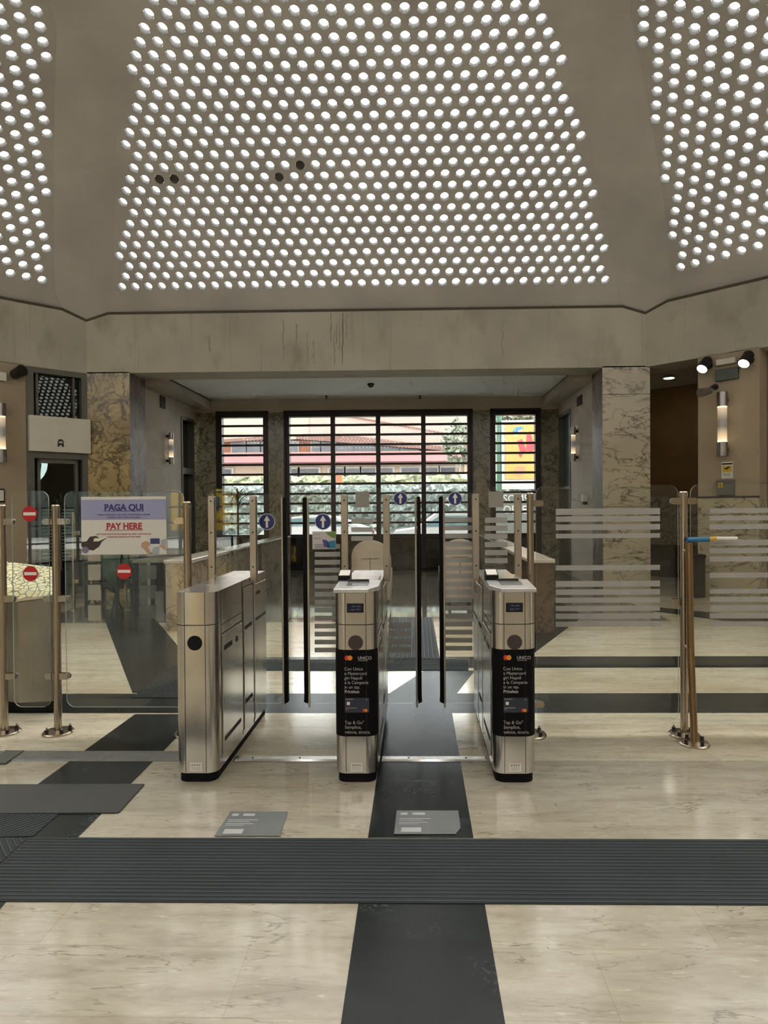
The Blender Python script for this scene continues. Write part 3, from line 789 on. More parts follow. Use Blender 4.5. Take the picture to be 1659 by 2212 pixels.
def gate(name, label, x0, x1, y0, y1, reader, side):
    g = thing(name, label, 'ticket gate', ((x0+x1)/2, y0, 0), 'steel ticket gate cabinets')
    ZTOP = 1.105
    b = MB(); extr(b, body_outline(x0, x1, y0, y1, 0.055, 0.012), 0.0, 0.06, RUBBER); b.build('plinth', g, smooth=True)
    b = MB(); extr(b, body_outline(x0, x1, y0, y1, 0.065), 0.055, ZTOP, STEEL, STEELT if True else None)
    b.build('body', g, smooth=True)
    # front seams
    b = MB(); sz = 0.915
    pts = body_outline(x0, x1, y0, y1, 0.065, -0.0012)
    n = len(pts)
    front = [p for p in pts if p[1] < y0+0.5]
    b.prism([(x, y, sz-0.0025) for x, y in front], (0, 0, 0.005), SEAM)
    for xx in (x0+0.062, x1-0.062): b.box(xx-0.0015, y0-0.0015, 0.06, xx+0.0015, y0+0.01, ZTOP, SEAM)
    b.build('front_seam', g)
    xm = (x0+x1)/2
    b = MB(); b.cyl((xm, y0+0.006, 0.812), (xm, y0-0.003, 0.812), 0.043, BLACK if not reader else plain('reader_disc', lin(62, 50, 48), 0.5), 32)
    b.build('round_reader', g)
    # rating plate
    b = MB(); b.box(xm-0.034, y0-0.0016, 0.066, xm+0.034, y0+0.005, 0.116, SWHITE); pl = b.build('rating_plate', g)
    t = MB()
    for kx in range(4):
        t.box(xm-0.026+kx*0.014, y0-0.0022, 0.097, xm-0.017+kx*0.014, y0-0.0014, 0.110, GREYTXT)
    for kz in range(3): t.box(xm-0.026, y0-0.0022, 0.074+kz*0.007, xm+0.026, y0-0.0014, 0.0765+kz*0.007, GREYTXT)
    t.build('print', pl)
    # side doors on the lane side(s)
    for sgn in side:
        xs = x1 if sgn > 0 else x0
        def sb(bm, ya_, yb_, za_, zb_, t_, mat): bm.box(min(xs, xs+sgn*t_), ya_, za_, max(xs, xs+sgn*t_), yb_, zb_, mat)
        s = MB()
        for (ya_, yb_, za_, zb_) in ((y0+0.10, y0+0.56, 0.895, 0.90), (y0+0.10, y0+0.56, 0.838, 0.846), (y0+0.565, y0+0.57, 0.08, 1.10), (y0+0.585, y0+0.59, 0.1, 1.06), (y0+0.59, y0+0.84, 1.055, 1.06), (y0+0.855, y0+0.875, 0.06, 1.105), (y0+0.10, y0+0.104, 0.10, 1.10)):
            sb(s, ya_, yb_, za_, zb_, 0.0015, SEAM)
        s.build('side_seam', g)
        d = MB(); sb(d, y0+0.115, y0+0.555, 0.115, 0.832, 0.005, STEEL); d = d.build('service_door', g, bevel=0.002)
        v = MB(); sb(v, y0+0.15, y0+0.31, 0.735, 0.765, 0.0065, BLACK); sb(v, y0+0.40, y0+0.44, 0.735, 0.77, 0.0065, BLACK); sb(v, y0+0.15, y0+0.50, 0.19, 0.215, 0.0065, SEAM)
        v.build('vent_slot', d)
        d = MB(); sb(d, y0+0.60, y0+0.845, 0.10, 1.045, 0.005, STEEL); d = d.build('service_door', g, bevel=0.002)
        v = MB(); sb(v, y0+0.62, y0+0.80, 0.77, 0.795, 0.0065, SEAM); sb(v, y0+0.62, y0+0.80, 0.27, 0.295, 0.0065, SEAM); v.build('vent_slot', d)
        d = MB(); sb(d, y0+0.885, y1-0.012, 0.08, 1.04, 0.005, STEEL); d = d.build('service_door', g, bevel=0.002)
        v = MB(); sb(v, y0+0.93, y0+1.05, 0.965, 0.985, 0.0065, BLACK); sb(v, y0+0.91, y1-0.03, 0.78, 0.80, 0.0065, SEAM); v.build('vent_slot', d)
    # flat steel uprights and the glass they hold
    for xx, sg in ((x0, -1), (x1, 1)):
        b = MB(); xa, xb = (xx-0.046, xx-0.002) if sg < 0 else (xx+0.002, xx+0.046)
        b.box(xa, YG-0.025, 1.085, xb, YG-0.013, 1.675, UPR); b.box(xa, YG+0.013, 1.085, xb, YG+0.025, 1.675, UPR)
        b.box(min(xx, xa)+0.001, YG-0.013, 1.07, max(xx, xb)-0.001, YG+0.013, 1.12, UPR)
        p = b.build('upright', g, bevel=0.003)
        for zz in (1.18, 1.42, 1.64): MB().cyl(((xa+xb)/2, YG-0.025, zz), ((xa+xb)/2, YG-0.0275, zz), 0.006, SEAM, 10).build('screw', p)
    gp = glass_sheet('glass_screen', x0-0.05, x1+0.05, 1.112, 1.725, YG, g, 0.07)
    return g, gp
X1 = [(-1.412, -1.168), (-0.479, -0.235), (0.434, 0.678)]
g1, gs1 = gate('ticket_gate', 'widest-looking steel gate cabinet on the left, blank front with a black disc', *X1[0], 3.72, 4.97, False, (1,))
g2, gs2 = gate('ticket_gate', 'middle steel gate cabinet with brown disc and black card advertisement', *X1[1], 3.72, 4.97, True, (1,))
g3, gs3 = gate('ticket_gate', 'right steel gate cabinet with black advertisement beside the long glass pane', *X1[2], 3.72, 4.97, True, (-1,))

# readers, displays and advertisement on the two right cabinets
ORANGE = plain('logo_orange', lin(226, 140, 40), 0.4); LRED = plain('logo_red', lin(205, 50, 50), 0.4)
ADT = plain('ad_text', lin(168, 162, 160), 0.5); ADB = plain('ad_black', lin(13, 11, 12), 0.6, var=0.1, spec=0.12)
CARD = plain('ad_card', lin(44, 48, 58), 0.35, var=0.15, scale=20)
SCRB = plain('screen_blue', lin(14, 18, 38), 0.1)
HEADW = plain('reader_shell', lin(206, 204, 200), 0.3, metal=0.6, var=0.08, scale=14)
for g, (x0, x1), mirror in ((g2, X1[1], False), (g3, X1[2], True)):
    y0 = 3.72; xm = (x0+x1)/2
    # display
    b = MB(); b.box(xm-0.048, y0-0.003, 0.985, xm+0.048, y0+0.005, 1.038, BLACK); d = b.build('display', g, bevel=0.001)
    b = MB(); b.box(xm-0.043, y0-0.0036, 0.989, xm+0.043, y0-0.003, 1.034, SCRB)
    c_ = plain('screen_text', lin(70, 84, 120), 0.4)
    for (xa, xb, za) in ((-0.02, 0.0, 1.022), (0.006, 0.03, 1.022), (-0.025, -0.002, 1.002), (0.004, 0.028, 1.004)): b.box(xm+xa, y0-0.0042, za-0.003, xm+xb, y0-0.0036, za+0.003, c_)
    b.build('screen', d)
    # sloping reader head
    b = MB()
    f0 = x0-0.004; f1 = x1+0.004
    lo, hi = (f0, f1)
    pts_b = [(lo, y0-0.01), (hi-0.05, y0-0.01), (hi+0.006, y0+0.10), (hi+0.006, y0+0.30), (lo, y0+0.30)] if not mirror else [(lo+0.05, y0-0.01), (hi, y0-0.01), (hi, y0+0.30), (lo-0.006, y0+0.30), (lo-0.006, y0+0.10)]
    zt2 = lambda y: 1.122 + max(0, (y-y0))*0.06
    vs = [(x, y, 1.098) for x, y in pts_b] + [(x, y, zt2(y)) for x, y in pts_b]
    b.add(vs, [(4, 3, 2, 1, 0), (5, 6, 7, 8, 9)] + [(i, (i+1) % 5, 5+(i+1) % 5, 5+i) for i in range(5)], HEADW)
    h = b.build('reader_head', g, bevel=0.004)
    b = MB(); b.add([(xm-0.062, y0+0.10, zt2(y0+0.10)+0.0015), (xm+0.068, y0+0.10, zt2(y0+0.10)+0.0015), (xm+0.068, y0+0.235, zt2(y0+0.235)+0.0015), (xm-0.062, y0+0.235, zt2(y0+0.235)+0.0015)], [(0, 1, 2, 3)], plain('reader_window', lin(112, 112, 108), 0.2)); b.build('reader_window', h)
    b = MB(); b.box(xm-0.068, y0+0.24, zt2(y0+0.24), xm+0.062, y0+0.262, zt2(y0+0.24)+0.012, SEAM); b.build('ticket_slot', h)
    # raised top plate behind the head
    b = MB(); b.box(x0+0.03, y0+0.34, 1.104, x1-0.012, 4.42, 1.128, STEELT); b.build('top_cover', g, bevel=0.004)
    # black validator with white face
    vx = x0+0.028
    b = MB(); b.prism([(vx-0.038, y0+0.27, 1.13), (vx-0.038, y0+0.27, 1.168), (vx-0.038, y0+0.37, 1.192), (vx-0.038, y0+0.37, 1.13)], (0.076, 0, 0), BLACK); v = b.build('card_validator', g, bevel=0.004)
    b = MB(); b.prism([(vx-0.032, y0+0.274, 1.1695), (vx+0.032, y0+0.274, 1.1695), (vx+0.032, y0+0.366, 1.1915), (vx-0.032, y0+0.366, 1.1915)], (0, 0, 0.003), SWHITE)
    b.build('validator_face', v)
    # advertisement wrapped over the front
    pts = body_outline(x0, x1, y0, 4.97, 0.065, -0.0016)
    fr = sorted([p for p in pts if p[1] < y0+0.07], key=lambda p: p[0])
    b = MB()
    for p, q in zip(fr, fr[1:]): b.quad((p[0], p[1], 0.270), (q[0], q[1], 0.270), (q[0], q[1], 0.770), (p[0], p[1], 0.770), ADB)
    ad = b.build('advertisement', g, smooth=True)
    yy = y0-0.0024
    lx = xm-0.066
    T = []
    def tx(s, size, z, bold=0.0, x=lx, mat=ADT, xs=1.0): T.append(text(s, size, mat, facing((x, yy, z)), 'LEFT', bold, xs))
    tx('UNICO', 0.026, 0.715, 0.0004, xm+0.012, ADT, 0.95); tx('CAMPANIA', 0.0085, 0.7055, 0, xm+0.014, ADT, 1.35)
    for i_, s_ in enumerate(('Con Unico', 'e Mastercard', 'giri Napoli', 'e la Campania', 'in un tap.')): tx(s_, 0.026, 0.652-i_*0.0262, 0, xs=0.94)
    tx('Priceless', 0.026, 0.652-5*0.0262, 0.0006, xs=0.94)
    tx('Tap & Go\u00b0', 0.027, 0.342, 0, xs=0.95); tx('Semplice,', 0.027, 0.315, 0, xs=0.95); tx('veloce, sicuro.', 0.027, 0.287, 0, xs=0.95)
    textobj(T, 'lettering', ad)
    b = MB()
    b.cyl((lx+0.016, yy+0.001, 0.724), (lx+0.016, yy-0.0002, 0.724), 0.014, LRED, 24); b.cyl((lx+0.033, yy+0.0005, 0.724), (lx+0.033, yy-0.0006, 0.724), 0.014, ORANGE, 24)
    b.build('round_logo', ad)
    b = MB(); pr = rrect(lx+0.001, 0.408, lx+0.142, 0.494, 0.006)
    b.poly([(a_, yy, c_) for a_, c_ in pr], CARD)
    arc_ = [(lx+0.142, yy-0.0003, 0.452)] + [(lx+0.115+0.06*math.cos(t_), yy-0.0003, 0.497+0.06*math.sin(t_)) for t_ in [PI+j*0.1 for j in range(0, 17)]] 
    cd = b.build('bank_card', ad)
    b = MB(); b.box(lx+0.013, yy-0.0008, 0.452, lx+0.031, yy-0.0002, 0.470, SWHITE); b.box(lx+0.006, yy-0.0008, 0.483, lx+0.052, yy-0.0002, 0.487, GREYTXT); b.box(lx+0.006, yy-0.0008, 0.433, lx+0.07, yy-0.0002, 0.437, GREYTXT); b.box(lx+0.006, yy-0.0008, 0.424, lx+0.02, yy-0.0002, 0.427, GREYTXT)
    b.cyl((lx+0.112, yy, 0.421), (lx+0.112, yy-0.001, 0.421), 0.009, LRED, 16); b.cyl((lx+0.123, yy, 0.421), (lx+0.123, yy-0.0013, 0.421), 0.009, ORANGE, 16)
    b.box(lx+0.124, yy-0.0008, 0.479, lx+0.129, yy-0.0002, 0.487, GREYTXT)
    b.build('card_print', cd)

# glass flaps of the two lanes
def flap(g, xin, xedge, sgn, label=None):
    """glass wing from the cabinet side xin to its free edge xedge"""
    x0, x1 = min(xin, xedge), max(xin, xedge)
    cr = (0, 1, 1, 1) if sgn > 0 else (1, 0, 1, 1)
    f = glass_sheet('glass_flap', x0, x1, 0.20, 1.69, YG+0.06, g, 0.05, cr)
    b = MB(); y = YG+0.06
    pts = [(0, 0.24), (0.004, 0.2), (0.03, 0.215), (0.027, 0.25), (0.0275, 1.62), (0.025, 1.66), (0.002, 1.665)]
    pts = [(xedge+sgn*(a-0.002), c) for a, c in pts]
    b.prism([(a, y-0.02, c) for a, c in pts], (0, 0.04, 0), RUBBER); b.build('rubber_edge', f)
    b = MB(); b.box(min(xedge-sgn*0.016, xedge-sgn*0.001), y-0.012, 0.17, max(xedge-sgn*0.016, xedge-sgn*0.001), y+0.012, 1.66, STEEL); b.build('edge_strip', f, bevel=0.003)
    return f
YFL = YG+0.06
f1 = flap(g1, -1.16, at(614, 1300, YFL).x, 1)
f2 = flap(g2, -0.49, at(664, 1300, YFL).x, -1)
f3 = flap(g2, -0.225, at(902, 1300, YFL).x, 1)
f4 = flap(g3, 0.425, at(957, 1300, YFL).x, -1)
for f, (px, py) in ((f1, (577, 1127)), (f2, (698, 1127)), (f3, (865, 1077)), (f4, (983, 1077))):
    p = at(px, py, YFL); arrow_sticker(p.x, p.z, YFL-0.0055, f, 0.058 if py > 1100 else 0.049)
st = [(1175+i*17.2, 1185+i*17.2) for i in range(14)]
bars_px(680, 735, st, YFL, f2); bars_px(955, 1020, [(1118+i*17.3, 1128+i*17.3) for i in range(17)], YFL, f4)
bars_px(841, 888, [(1345+i*17.2, 1357+i*17.2) for i in range(4)], YFL, f3)
bars_px(759, 806, [(1120+i*19, 1130+i*19) for i in range(3)], YG, gs2); bars_px(768, 798, [(1062, 1096)], YG, gs2, 'grey_square', FROST2)
bars_px(1047, 1096, [(1118+i*17.5, 1129+i*17.5) for i in range(6)], YG, gs3); bars_px(1055, 1087, [(1062, 1096)], YG, gs3, 'grey_square', FROST2)
# small coloured leaflet stuck to the left-middle flap
p0, p1 = at(675, 1148, YFL), at(726, 1186, YFL)
b = MB(); yl = YFL-0.0075
b.box(p0.x, yl, p1.z, p1.x, yl+0.0008, p0.z, plain('leaflet_paper', lin(196, 186, 182), 0.6))
lf = tag(b.build('leaflet'), 'small printed leaflet with green and blue picture stuck on a gate flap', 'leaflet')
b = MB(); w_, h_ = p1.x-p0.x, p0.z-p1.z
def L2(u, v): return (p0.x+u*w_, yl-0.0008, p1.z+v*h_)
b.poly([L2(0.55, 0.95), L2(0.98, 0.98), L2(0.98, 0.6), L2(0.75, 0.72)], plain('leaf_green', lin(110, 140, 60), 0.6)); b.poly([L2(0.42, 0.55), L2(0.62, 0.5), L2(0.72, 0.1), L2(0.5, 0.12)], plain('leaf_violet', lin(72, 70, 128), 0.6)); b.poly([L2(0.62, 0.42), L2(0.98, 0.5), L2(0.98, 0.05), L2(0.68, 0.08)], plain('leaf_blue', lin(40, 120, 150), 0.6))
for v_ in (0.85, 0.66, 0.6, 0.3, 0.12): b.poly([L2(0.06, v_), L2(0.36, v_), L2(0.36, v_-0.035), L2(0.06, v_-0.035)], GREYTXT)
b.build('print', lf)

# ------------------------------------------------------------------ glass barriers and posts
YP = 4.52
def post(px, pyb, top_py, label, r=0.0265, clampz=(), sides=(1,), Yoff=0.0):
    base_ = fl(px, pyb)
    x, y = base_.x, base_.y + Yoff
    zt = at(px, top_py, y).z
    g = thing('barrier_post', label, 'post', (x, y, 0), 'steel posts of the glass barrier')
    MB().cyl((x, y, 0.01), (x, y, zt), r, STEELP, 24).build('tube', g, smooth=True)
    b = MB(); b.lathe([(0, zt+0.006), (r*0.8, zt+0.005), (r*1.08, zt-0.002), (r*1.08, zt-0.03), (r, zt-0.032)], (x, y, 0), STEELP, 24); b.build('cap', g, smooth=True)
    b = MB(); b.lathe([(r, 0.022), (0.098, 0.016), (0.104, 0.008), (0.104, 0.0)], (x, y, 0), STEELP, 32); fgl = b.build('base_flange', g, smooth=True)
    for a in (0.6, 2.3, 3.9, 5.5):
        bx, by = x+0.075*math.cos(a), y+0.075*math.sin(a)
        b = MB(); b.cyl((bx, by, 0.012), (bx, by, 0.038), 0.013, DKMETAL, 6); b.cyl((bx, by, 0.038), (bx, by, 0.052), 0.006, STEELP, 8); b.build('bolt', fgl)
    for z_ in clampz:
        for sg in sides:
            b = MB(); pts = rrect(0, -0.022, 0.072, 0.022, 0.022, 6, (0, 1, 1, 0) )
            b.prism([(x+sg*(r*0.7+a), y-0.017, z_+c) for a, c in pts], (0, 0.012, 0), STEELP); b.prism([(x+sg*(r*0.7+a), y+0.007, z_+c) for a, c in pts], (0, 0.012, 0), STEELP)
            b.build('glass_clamp', g, bevel=0.002)
    return g, x, y, zt
zc = lambda py, Y=YP: at(829, py, Y).z
pr_, xr, yr, ztr = post(1478, 1588, 1063, 'tall steel post with a leaning brace, between the two long glass panes', clampz=(zc(1087), zc(1302)), sides=(-1, 1))
pm_, xm_, ym_, _ = post(1148, 1588, 1066, 'steel post standing right beside the right gate cabinet', clampz=(zc(1090), zc(1519)), sides=(1,), r=0.024)
pl_, xl_, yl_, _ = post(126, 1583, 1092, 'steel post between the no-entry pane and the pay poster', clampz=(zc(1122), zc(1291), zc(1461)), sides=(-1, 1))
pl2, xl2, yl2, _ = post(10, 1583, 1092, 'steel post at the left edge, left of the no-entry pane', clampz=(zc(1122), zc(1291), zc(1461)), sides=(1,))
pg_, _, _, _ = post(409, 1586, 1085, 'steel post half hidden behind the leftmost gate cabinet', clampz=(zc(1122),), sides=(-1,))
# brace
bt = fl(1500, 1608)
topb = at(1488, 1172, yr-0.075)
mb = MB(); mb.tube([(bt.x, bt.y, 0.01), (topb.x+0.01, topb.y, 0.62), (topb.x, topb.y, topb.z)], 0.0235, steel('rusty_tube', lin(150, 124, 92), 0.3), 20)
br = mb.build('brace_tube', pr_, smooth=True); br['label'] = 'rusty bent brace tube'
b = MB(); b.lathe([(0.02, 0.022), (0.09, 0.016), (0.096, 0.008), (0.096, 0.0)], (bt.x, bt.y, 0), STEELP, 32); b.build('base_flange', br, smooth=True)
for a in (0.4, 1.9, 3.5, 5.1):
    b = MB(); b.cyl((bt.x+0.068*math.cos(a), bt.y+0.068*math.sin(a), 0.012), (bt.x+0.068*math.cos(a), bt.y+0.068*math.sin(a), 0.042), 0.012, DKMETAL, 6); b.build('bolt', br)
for zz in (0.62, topb.z-0.06): MB().cyl((xr, yr-0.02, zz), (topb.x, topb.y, zz), 0.014, STEELP, 12).build('coupling', br, smooth=True)
# blue, yellow and white handle lying on top of the brace
hp = [at(1484, 1166, yr-0.075), at(1532, 1165, yr-0.07), at(1546, 1163, yr-0.067), at(1592, 1163, yr-0.06)]
hd = thing('plastic_handle', 'blue, yellow and white plastic handle resting on the brace top', 'handle', hp[0])
MB().cyl(hp[0], hp[1], 0.017, plain('blue_plastic', lin(30, 104, 146), 0.35), 16).build('blue_grip', hd, smooth=True)
MB().cyl(hp[1], hp[2], 0.015, plain('yellow_tape', lin(204, 160, 40), 0.5), 16).build('yellow_band', hd, smooth=True)
MB().cyl(hp[2], hp[3], 0.012, plain('white_plastic', lin(222, 218, 206), 0.4), 16).build('white_rod', hd, smooth=True)

def pane(label, pxa, pxb, pyt, pyb, Y=YP, r=0.06):
    a, b_ = at(pxa, pyt, Y), at(pxb, pyb, Y)
    bm = MB(); pts = rrect(a.x, b_.z, b_.x, a.z, r, 8)
    bm.prism([(u, Y-0.005, v) for u, v in pts], (0, 0.010, 0), GEDGE, GLASS)
    o = bm.build('glass_barrier'); return tag(o, label, 'glass barrier', 'panes of the glass barrier')
pA = pane('long glass pane with grey stripes, between the right cabinet and the braced post', 1157, 1466, 1050, 1556)
pB = pane('striped glass pane running out of the picture at the right edge', 1491, 1800, 1047, 1558)
pC = pane('glass pane carrying the PAY HERE poster and one no-entry sticker', 139, 402, 1061, 1527)
pD = pane('narrow glass pane with two no-entry stickers in front of the map pedestal', 25, 111, 1061, 1527)
YS = [(1099, 1111), (1115.6, 1126), (1133, 1144), (1153, 1161.5), (1221, 1231), (1255, 1266.5), (1273, 1284), (1291, 1301), (1308.5, 1319), (1325, 1336), (1342.5, 1353)]
bars_px(1200, 1425, YS, YP, pA)
bars_px(1532, 1760, [(1098, 1107), (1114, 1123), (1132, 1142), (1166, 1177), (1184, 1194), (1202, 1212), (1237, 1247), (1272, 1281), (1289, 1299), (1307, 1318), (1324, 1335), (1342, 1352)], YP, pB)
bars_px(191, 219, [(1197, 1212), (1219, 1253), (1263, 1296), (1307, 1340)], YP, pC, 'frosted_squares', translucent('pale_film', lin(176, 172, 156), 0.6))
bars_px(303, 339, [(1221, 1251), (1264, 1293), (1307, 1336)], YP, pC, 'frosted_squares', translucent('grey_film', lin(120, 124, 116), 0.45))
for pn, (px, py) in ((pD, (65, 1110)), (pD, (67, 1239)), (pC, (269, 1234))):
    p = at(px, py, YP); noentry(p.x, p.z, YP-0.0055, pn, 0.054)

# PAY HERE poster -----------------------------------------------------------
a, b_ = at(176, 1073.5, YP), at(361, 1197, YP)
yp = YP-0.008
bm = MB(); PAP = plain('poster_paper', lin(206, 202, 190), 0.55, var=0.02); bm.box(a.x, yp, b_.z, b_.x, yp+0.0012, a.z, PAP)
po = tag(bm.build('poster'), 'PAGA QUI / PAY HERE poster taped to the left glass pane', 'poster')
pw, ph = b_.x-a.x, a.z-b_.z
def PU(u, v, d=0.0004): return (a.x+u*pw, yp-d, a.z-v*ph)
bm = MB(); LAV = plain('poster_lavender', lin(146, 146, 176), 0.55, var=0.03)
bm.poly([PU(0, 0.05), PU(1, 0.05), PU(1, 0.4), PU(0, 0.4)], LAV); bm.build('blue_field', po)
NAVY = plain('poster_navy', lin(48, 46, 104), 0.5); MAR = plain('poster_red', lin(158, 44, 50), 0.5)
T = [text('PAGA QUI', 0.062, NAVY, facing(PU(0.505, 0.237, 0.001)), 'CENTER', 0.0024, 0.97), text('PAY HERE', 0.062, MAR, facing(PU(0.505, 0.562, 0.001)), 'CENTER', 0.0024, 0.93),
     text('TI BASTA AVVICINARE LA TUA CARTA CONTACTLESS AL LETTORE', 0.0145, NAVY, facing(PU(0.5, 0.325, 0.001)), 'CENTER', 0.0002, 0.86),
     text('E PASSARE IL VARCO CON LA TUA CARTA', 0.0145, NAVY, facing(PU(0.5, 0.372, 0.001)), 'CENTER', 0.0002, 0.86),
     text('PUT YOUR CONTACTLESS CREDIT OR DEBIT CARD ON THE', 0.0145, MAR, facing(PU(0.5, 0.66, 0.001)), 'CENTER', 0.0002, 0.98),
     text('VALIDATOR AND GO TO THE TRAIN', 0.0145, MAR, facing(PU(0.5, 0.708, 0.001)), 'CENTER', 0.0002, 0.98)]
textobj(T, 'lettering', po)
bm = MB()
bm.poly([PU(0.265, 0.247, 0.0012), PU(0.74, 0.247, 0.0012), PU(0.74, 0.256, 0.0012), PU(0.265, 0.256, 0.0012)], NAVY); bm.poly([PU(0.28, 0.574, 0.0012), PU(0.725, 0.574, 0.0012), PU(0.725, 0.584, 0.0012), PU(0.28, 0.584, 0.0012)], MAR)
bm.build('underline', po)
bm = MB(); BR = plain('poster_dark_hand', lin(58, 38, 36), 0.5); VI = plain('poster_violet', lin(120, 108, 132), 0.5)
bm.poly([PU(0.0, 0.78), PU(0.06, 0.77), PU(0.1, 0.69), PU(0.17, 0.675), PU(0.215, 0.71), PU(0.15, 0.715), PU(0.14, 0.77), PU(0.2, 0.77), PU(0.26, 0.72), PU(0.29, 0.7), PU(0.3, 0.71), PU(0.24, 0.78), PU(0.21, 0.86), PU(0.14, 0.93), PU(0.06, 0.91), PU(0.0, 0.86)][::-1], BR)
bm.poly([PU(0.15, 0.745, 0.0008), PU(0.24, 0.715, 0.0008), PU(0.3, 0.69, 0.0008), PU(0.295, 0.71, 0.0008), PU(0.2, 0.77, 0.0008), PU(0.15, 0.765, 0.0008)][::-1], SWHITE)
bm.poly([PU(0.045+0.042*math.cos(t/10*PI), 0.92+0.06*math.sin(t/10*PI), 0.0009) for t in range(20)], VI)
bm.build('hand_with_phone', po)
bm = MB(); SK = plain('poster_skin', lin(182, 146, 118), 0.5); GY = plain('poster_sleeve', lin(160, 162, 168), 0.5); DB = plain('poster_card', lin(50, 54, 104), 0.5)
bm.poly([PU(0.78, 1.0), PU(0.74, 0.92), PU(0.7, 0.87), PU(0.71, 0.8), PU(0.76, 0.765), PU(0.8, 0.8), PU(0.81, 0.84), PU(0.78, 0.87), PU(0.8, 0.92), PU(0.83, 1.0)], SK)
bm.poly([PU(0.93, 0.82), PU(0.99, 0.86), PU(0.995, 0.95), PU(0.95, 0.9), PU(0.92, 0.86)], SK)
bm.poly([PU(0.85, 0.88), PU(0.92, 0.86), PU(0.91, 1.0), PU(0.81, 1.0)], GY); bm.poly([PU(0.93, 0.76), PU(0.995, 0.72), PU(0.995, 0.86), PU(0.94, 0.82)], GY)
bm.poly([PU(0.81, 0.725, 0.0008), PU(0.92, 0.725, 0.0008), PU(0.92, 0.82, 0.0008), PU(0.81, 0.82, 0.0008)], DB)
bm.build('hands_with_card', po)

# ------------------------------------------------------------------ map pedestal on the left
def rotz(c, a): return Matrix.Translation(Vector(c)) @ Matrix.Rotation(a, 4, 'Z')
fA, fB = at(39, 1292, 4.95), at(114, 1275, 4.95)
pdc = Vector((fA.x, fA.y, 0)); ang_ = 0.20
ped = thing('map_pedestal', 'steel pedestal with a sloping yellow street map behind the left glass', 'map stand', pdc)
R = rotz(pdc, 0.18)
bm = MB(); 
vs = [R @ Vector(v) for v in ((0, 0, 0.09), (0.29, 0, 0.09), (0.10, 0.45, 0.09), (-0.36, 0.42, 0.09), (-0.22, 0.12, 0.09), (0, 0, 0.87), (0.29, 0, 0.905), (0.10, 0.45, 1.05), (-0.36, 0.42, 1.12), (-0.22, 0.12, 0.96))]
bm.add(vs, [(0, 1, 6, 5), (1, 2, 7, 6), (2, 3, 8, 7), (3, 4, 9, 8), (4, 0, 5, 9), (5, 6, 7, 8, 9)], steel('pedestal_steel', lin(132, 128, 120), 0.3)); bm.build('body', ped)
bm = MB(); tp = [R @ Vector(v) for v in ((-0.01, -0.02, 0.878), (0.31, -0.02, 0.912), (0.12, 0.47, 1.075), (-0.38, 0.46, 1.15), (-0.26, 0.10, 0.968))]
MAPM, nt, out = base('street_map')
bs = N(nt, 'ShaderNodeBsdfPrincipled'); vo = N(nt, 'ShaderNodeTexVoronoi', feature='DISTANCE_TO_EDGE'); vo.inputs['Scale'].default_value = 22
nt.links.new(coords(nt), vo.inputs['Vector']); nt.links.new(ramp(nt, vo.outputs['Distance'], [(0.0, lin(96, 92, 74)), (0.05, lin(120, 116, 88)), (0.09, lin(222, 214, 160))]), bs.inputs['Base Color']); nt.links.new(bs.outputs[0], out.inputs[0])
bm.prism(tp, (0, 0, 0.02), STEELT, MAPM); bm.build('map_panel', ped)
bm = MB(); vs = [R @ Vector(v) for v in ((0.03, 0.03, 0), (0.26, 0.03, 0), (0.10, 0.40, 0), (-0.28, 0.36, 0), (-0.16, 0.14, 0))]; bm.prism(vs, (0, 0, 0.092), BLACK); bm.build('plinth', ped)

# ------------------------------------------------------------------ left side of the hall (face 7): shop door, plaster
CL = pan(7, HALF, APO, 0); DL = (pan(7, -HALF, APO, 0)-CL).normalized()       # from the corner outwards (to the left)
CR = pan(1, -HALF, APO, 0); DR = (pan(1, HALF, APO, 0)-CR).normalized()
def lw(px, py): return onp(px, py, CL, DL)
def rw(px, py): return onp(px, py, CR, DR)
def dist(p, C): return (Vector((p.x, p.y, 0))-Vector((C.x, C.y, 0))).length
nL = Vector((-DL.y, DL.x, 0)); nL = nL if nL.dot(CEN-CL) > 0 else -nL          # into the hall
nR = Vector((-DR.y, DR.x, 0)); nR = nR if nR.dot(CEN-CR) > 0 else -nR
def wallbox(mb, C, D, n, t0, t1, z0, z1, d0, d1, mat):
    """box on a wall plane: t along the wall, d into the hall"""
    a = [Vector((C.x, C.y, 0))+D*t+n*d for t, d in ((t0, d0), (t1, d0), (t1, d1), (t0, d1))]
    vs = [(p.x, p.y, z0) for p in a]+[(p.x, p.y, z1) for p in a]
    return mb.add(vs, [(3, 2, 1, 0), (4, 5, 6, 7), (0, 1, 5, 4), (1, 2, 6, 5), (2, 3, 7, 6), (3, 0, 4, 7)], mat)
tL = lambda px, py=1000: dist(lw(px, py), CL)
tR = lambda px, py=1000: dist(rw(px, py), CR)
tdoor = tL(57)
mb = MB(); wallbox(mb, CL, DL, nL, tdoor, 2*HALF, 0, ZB+0.02, -0.3, 0, PLASTER); struct(mb.build('wall_left'))
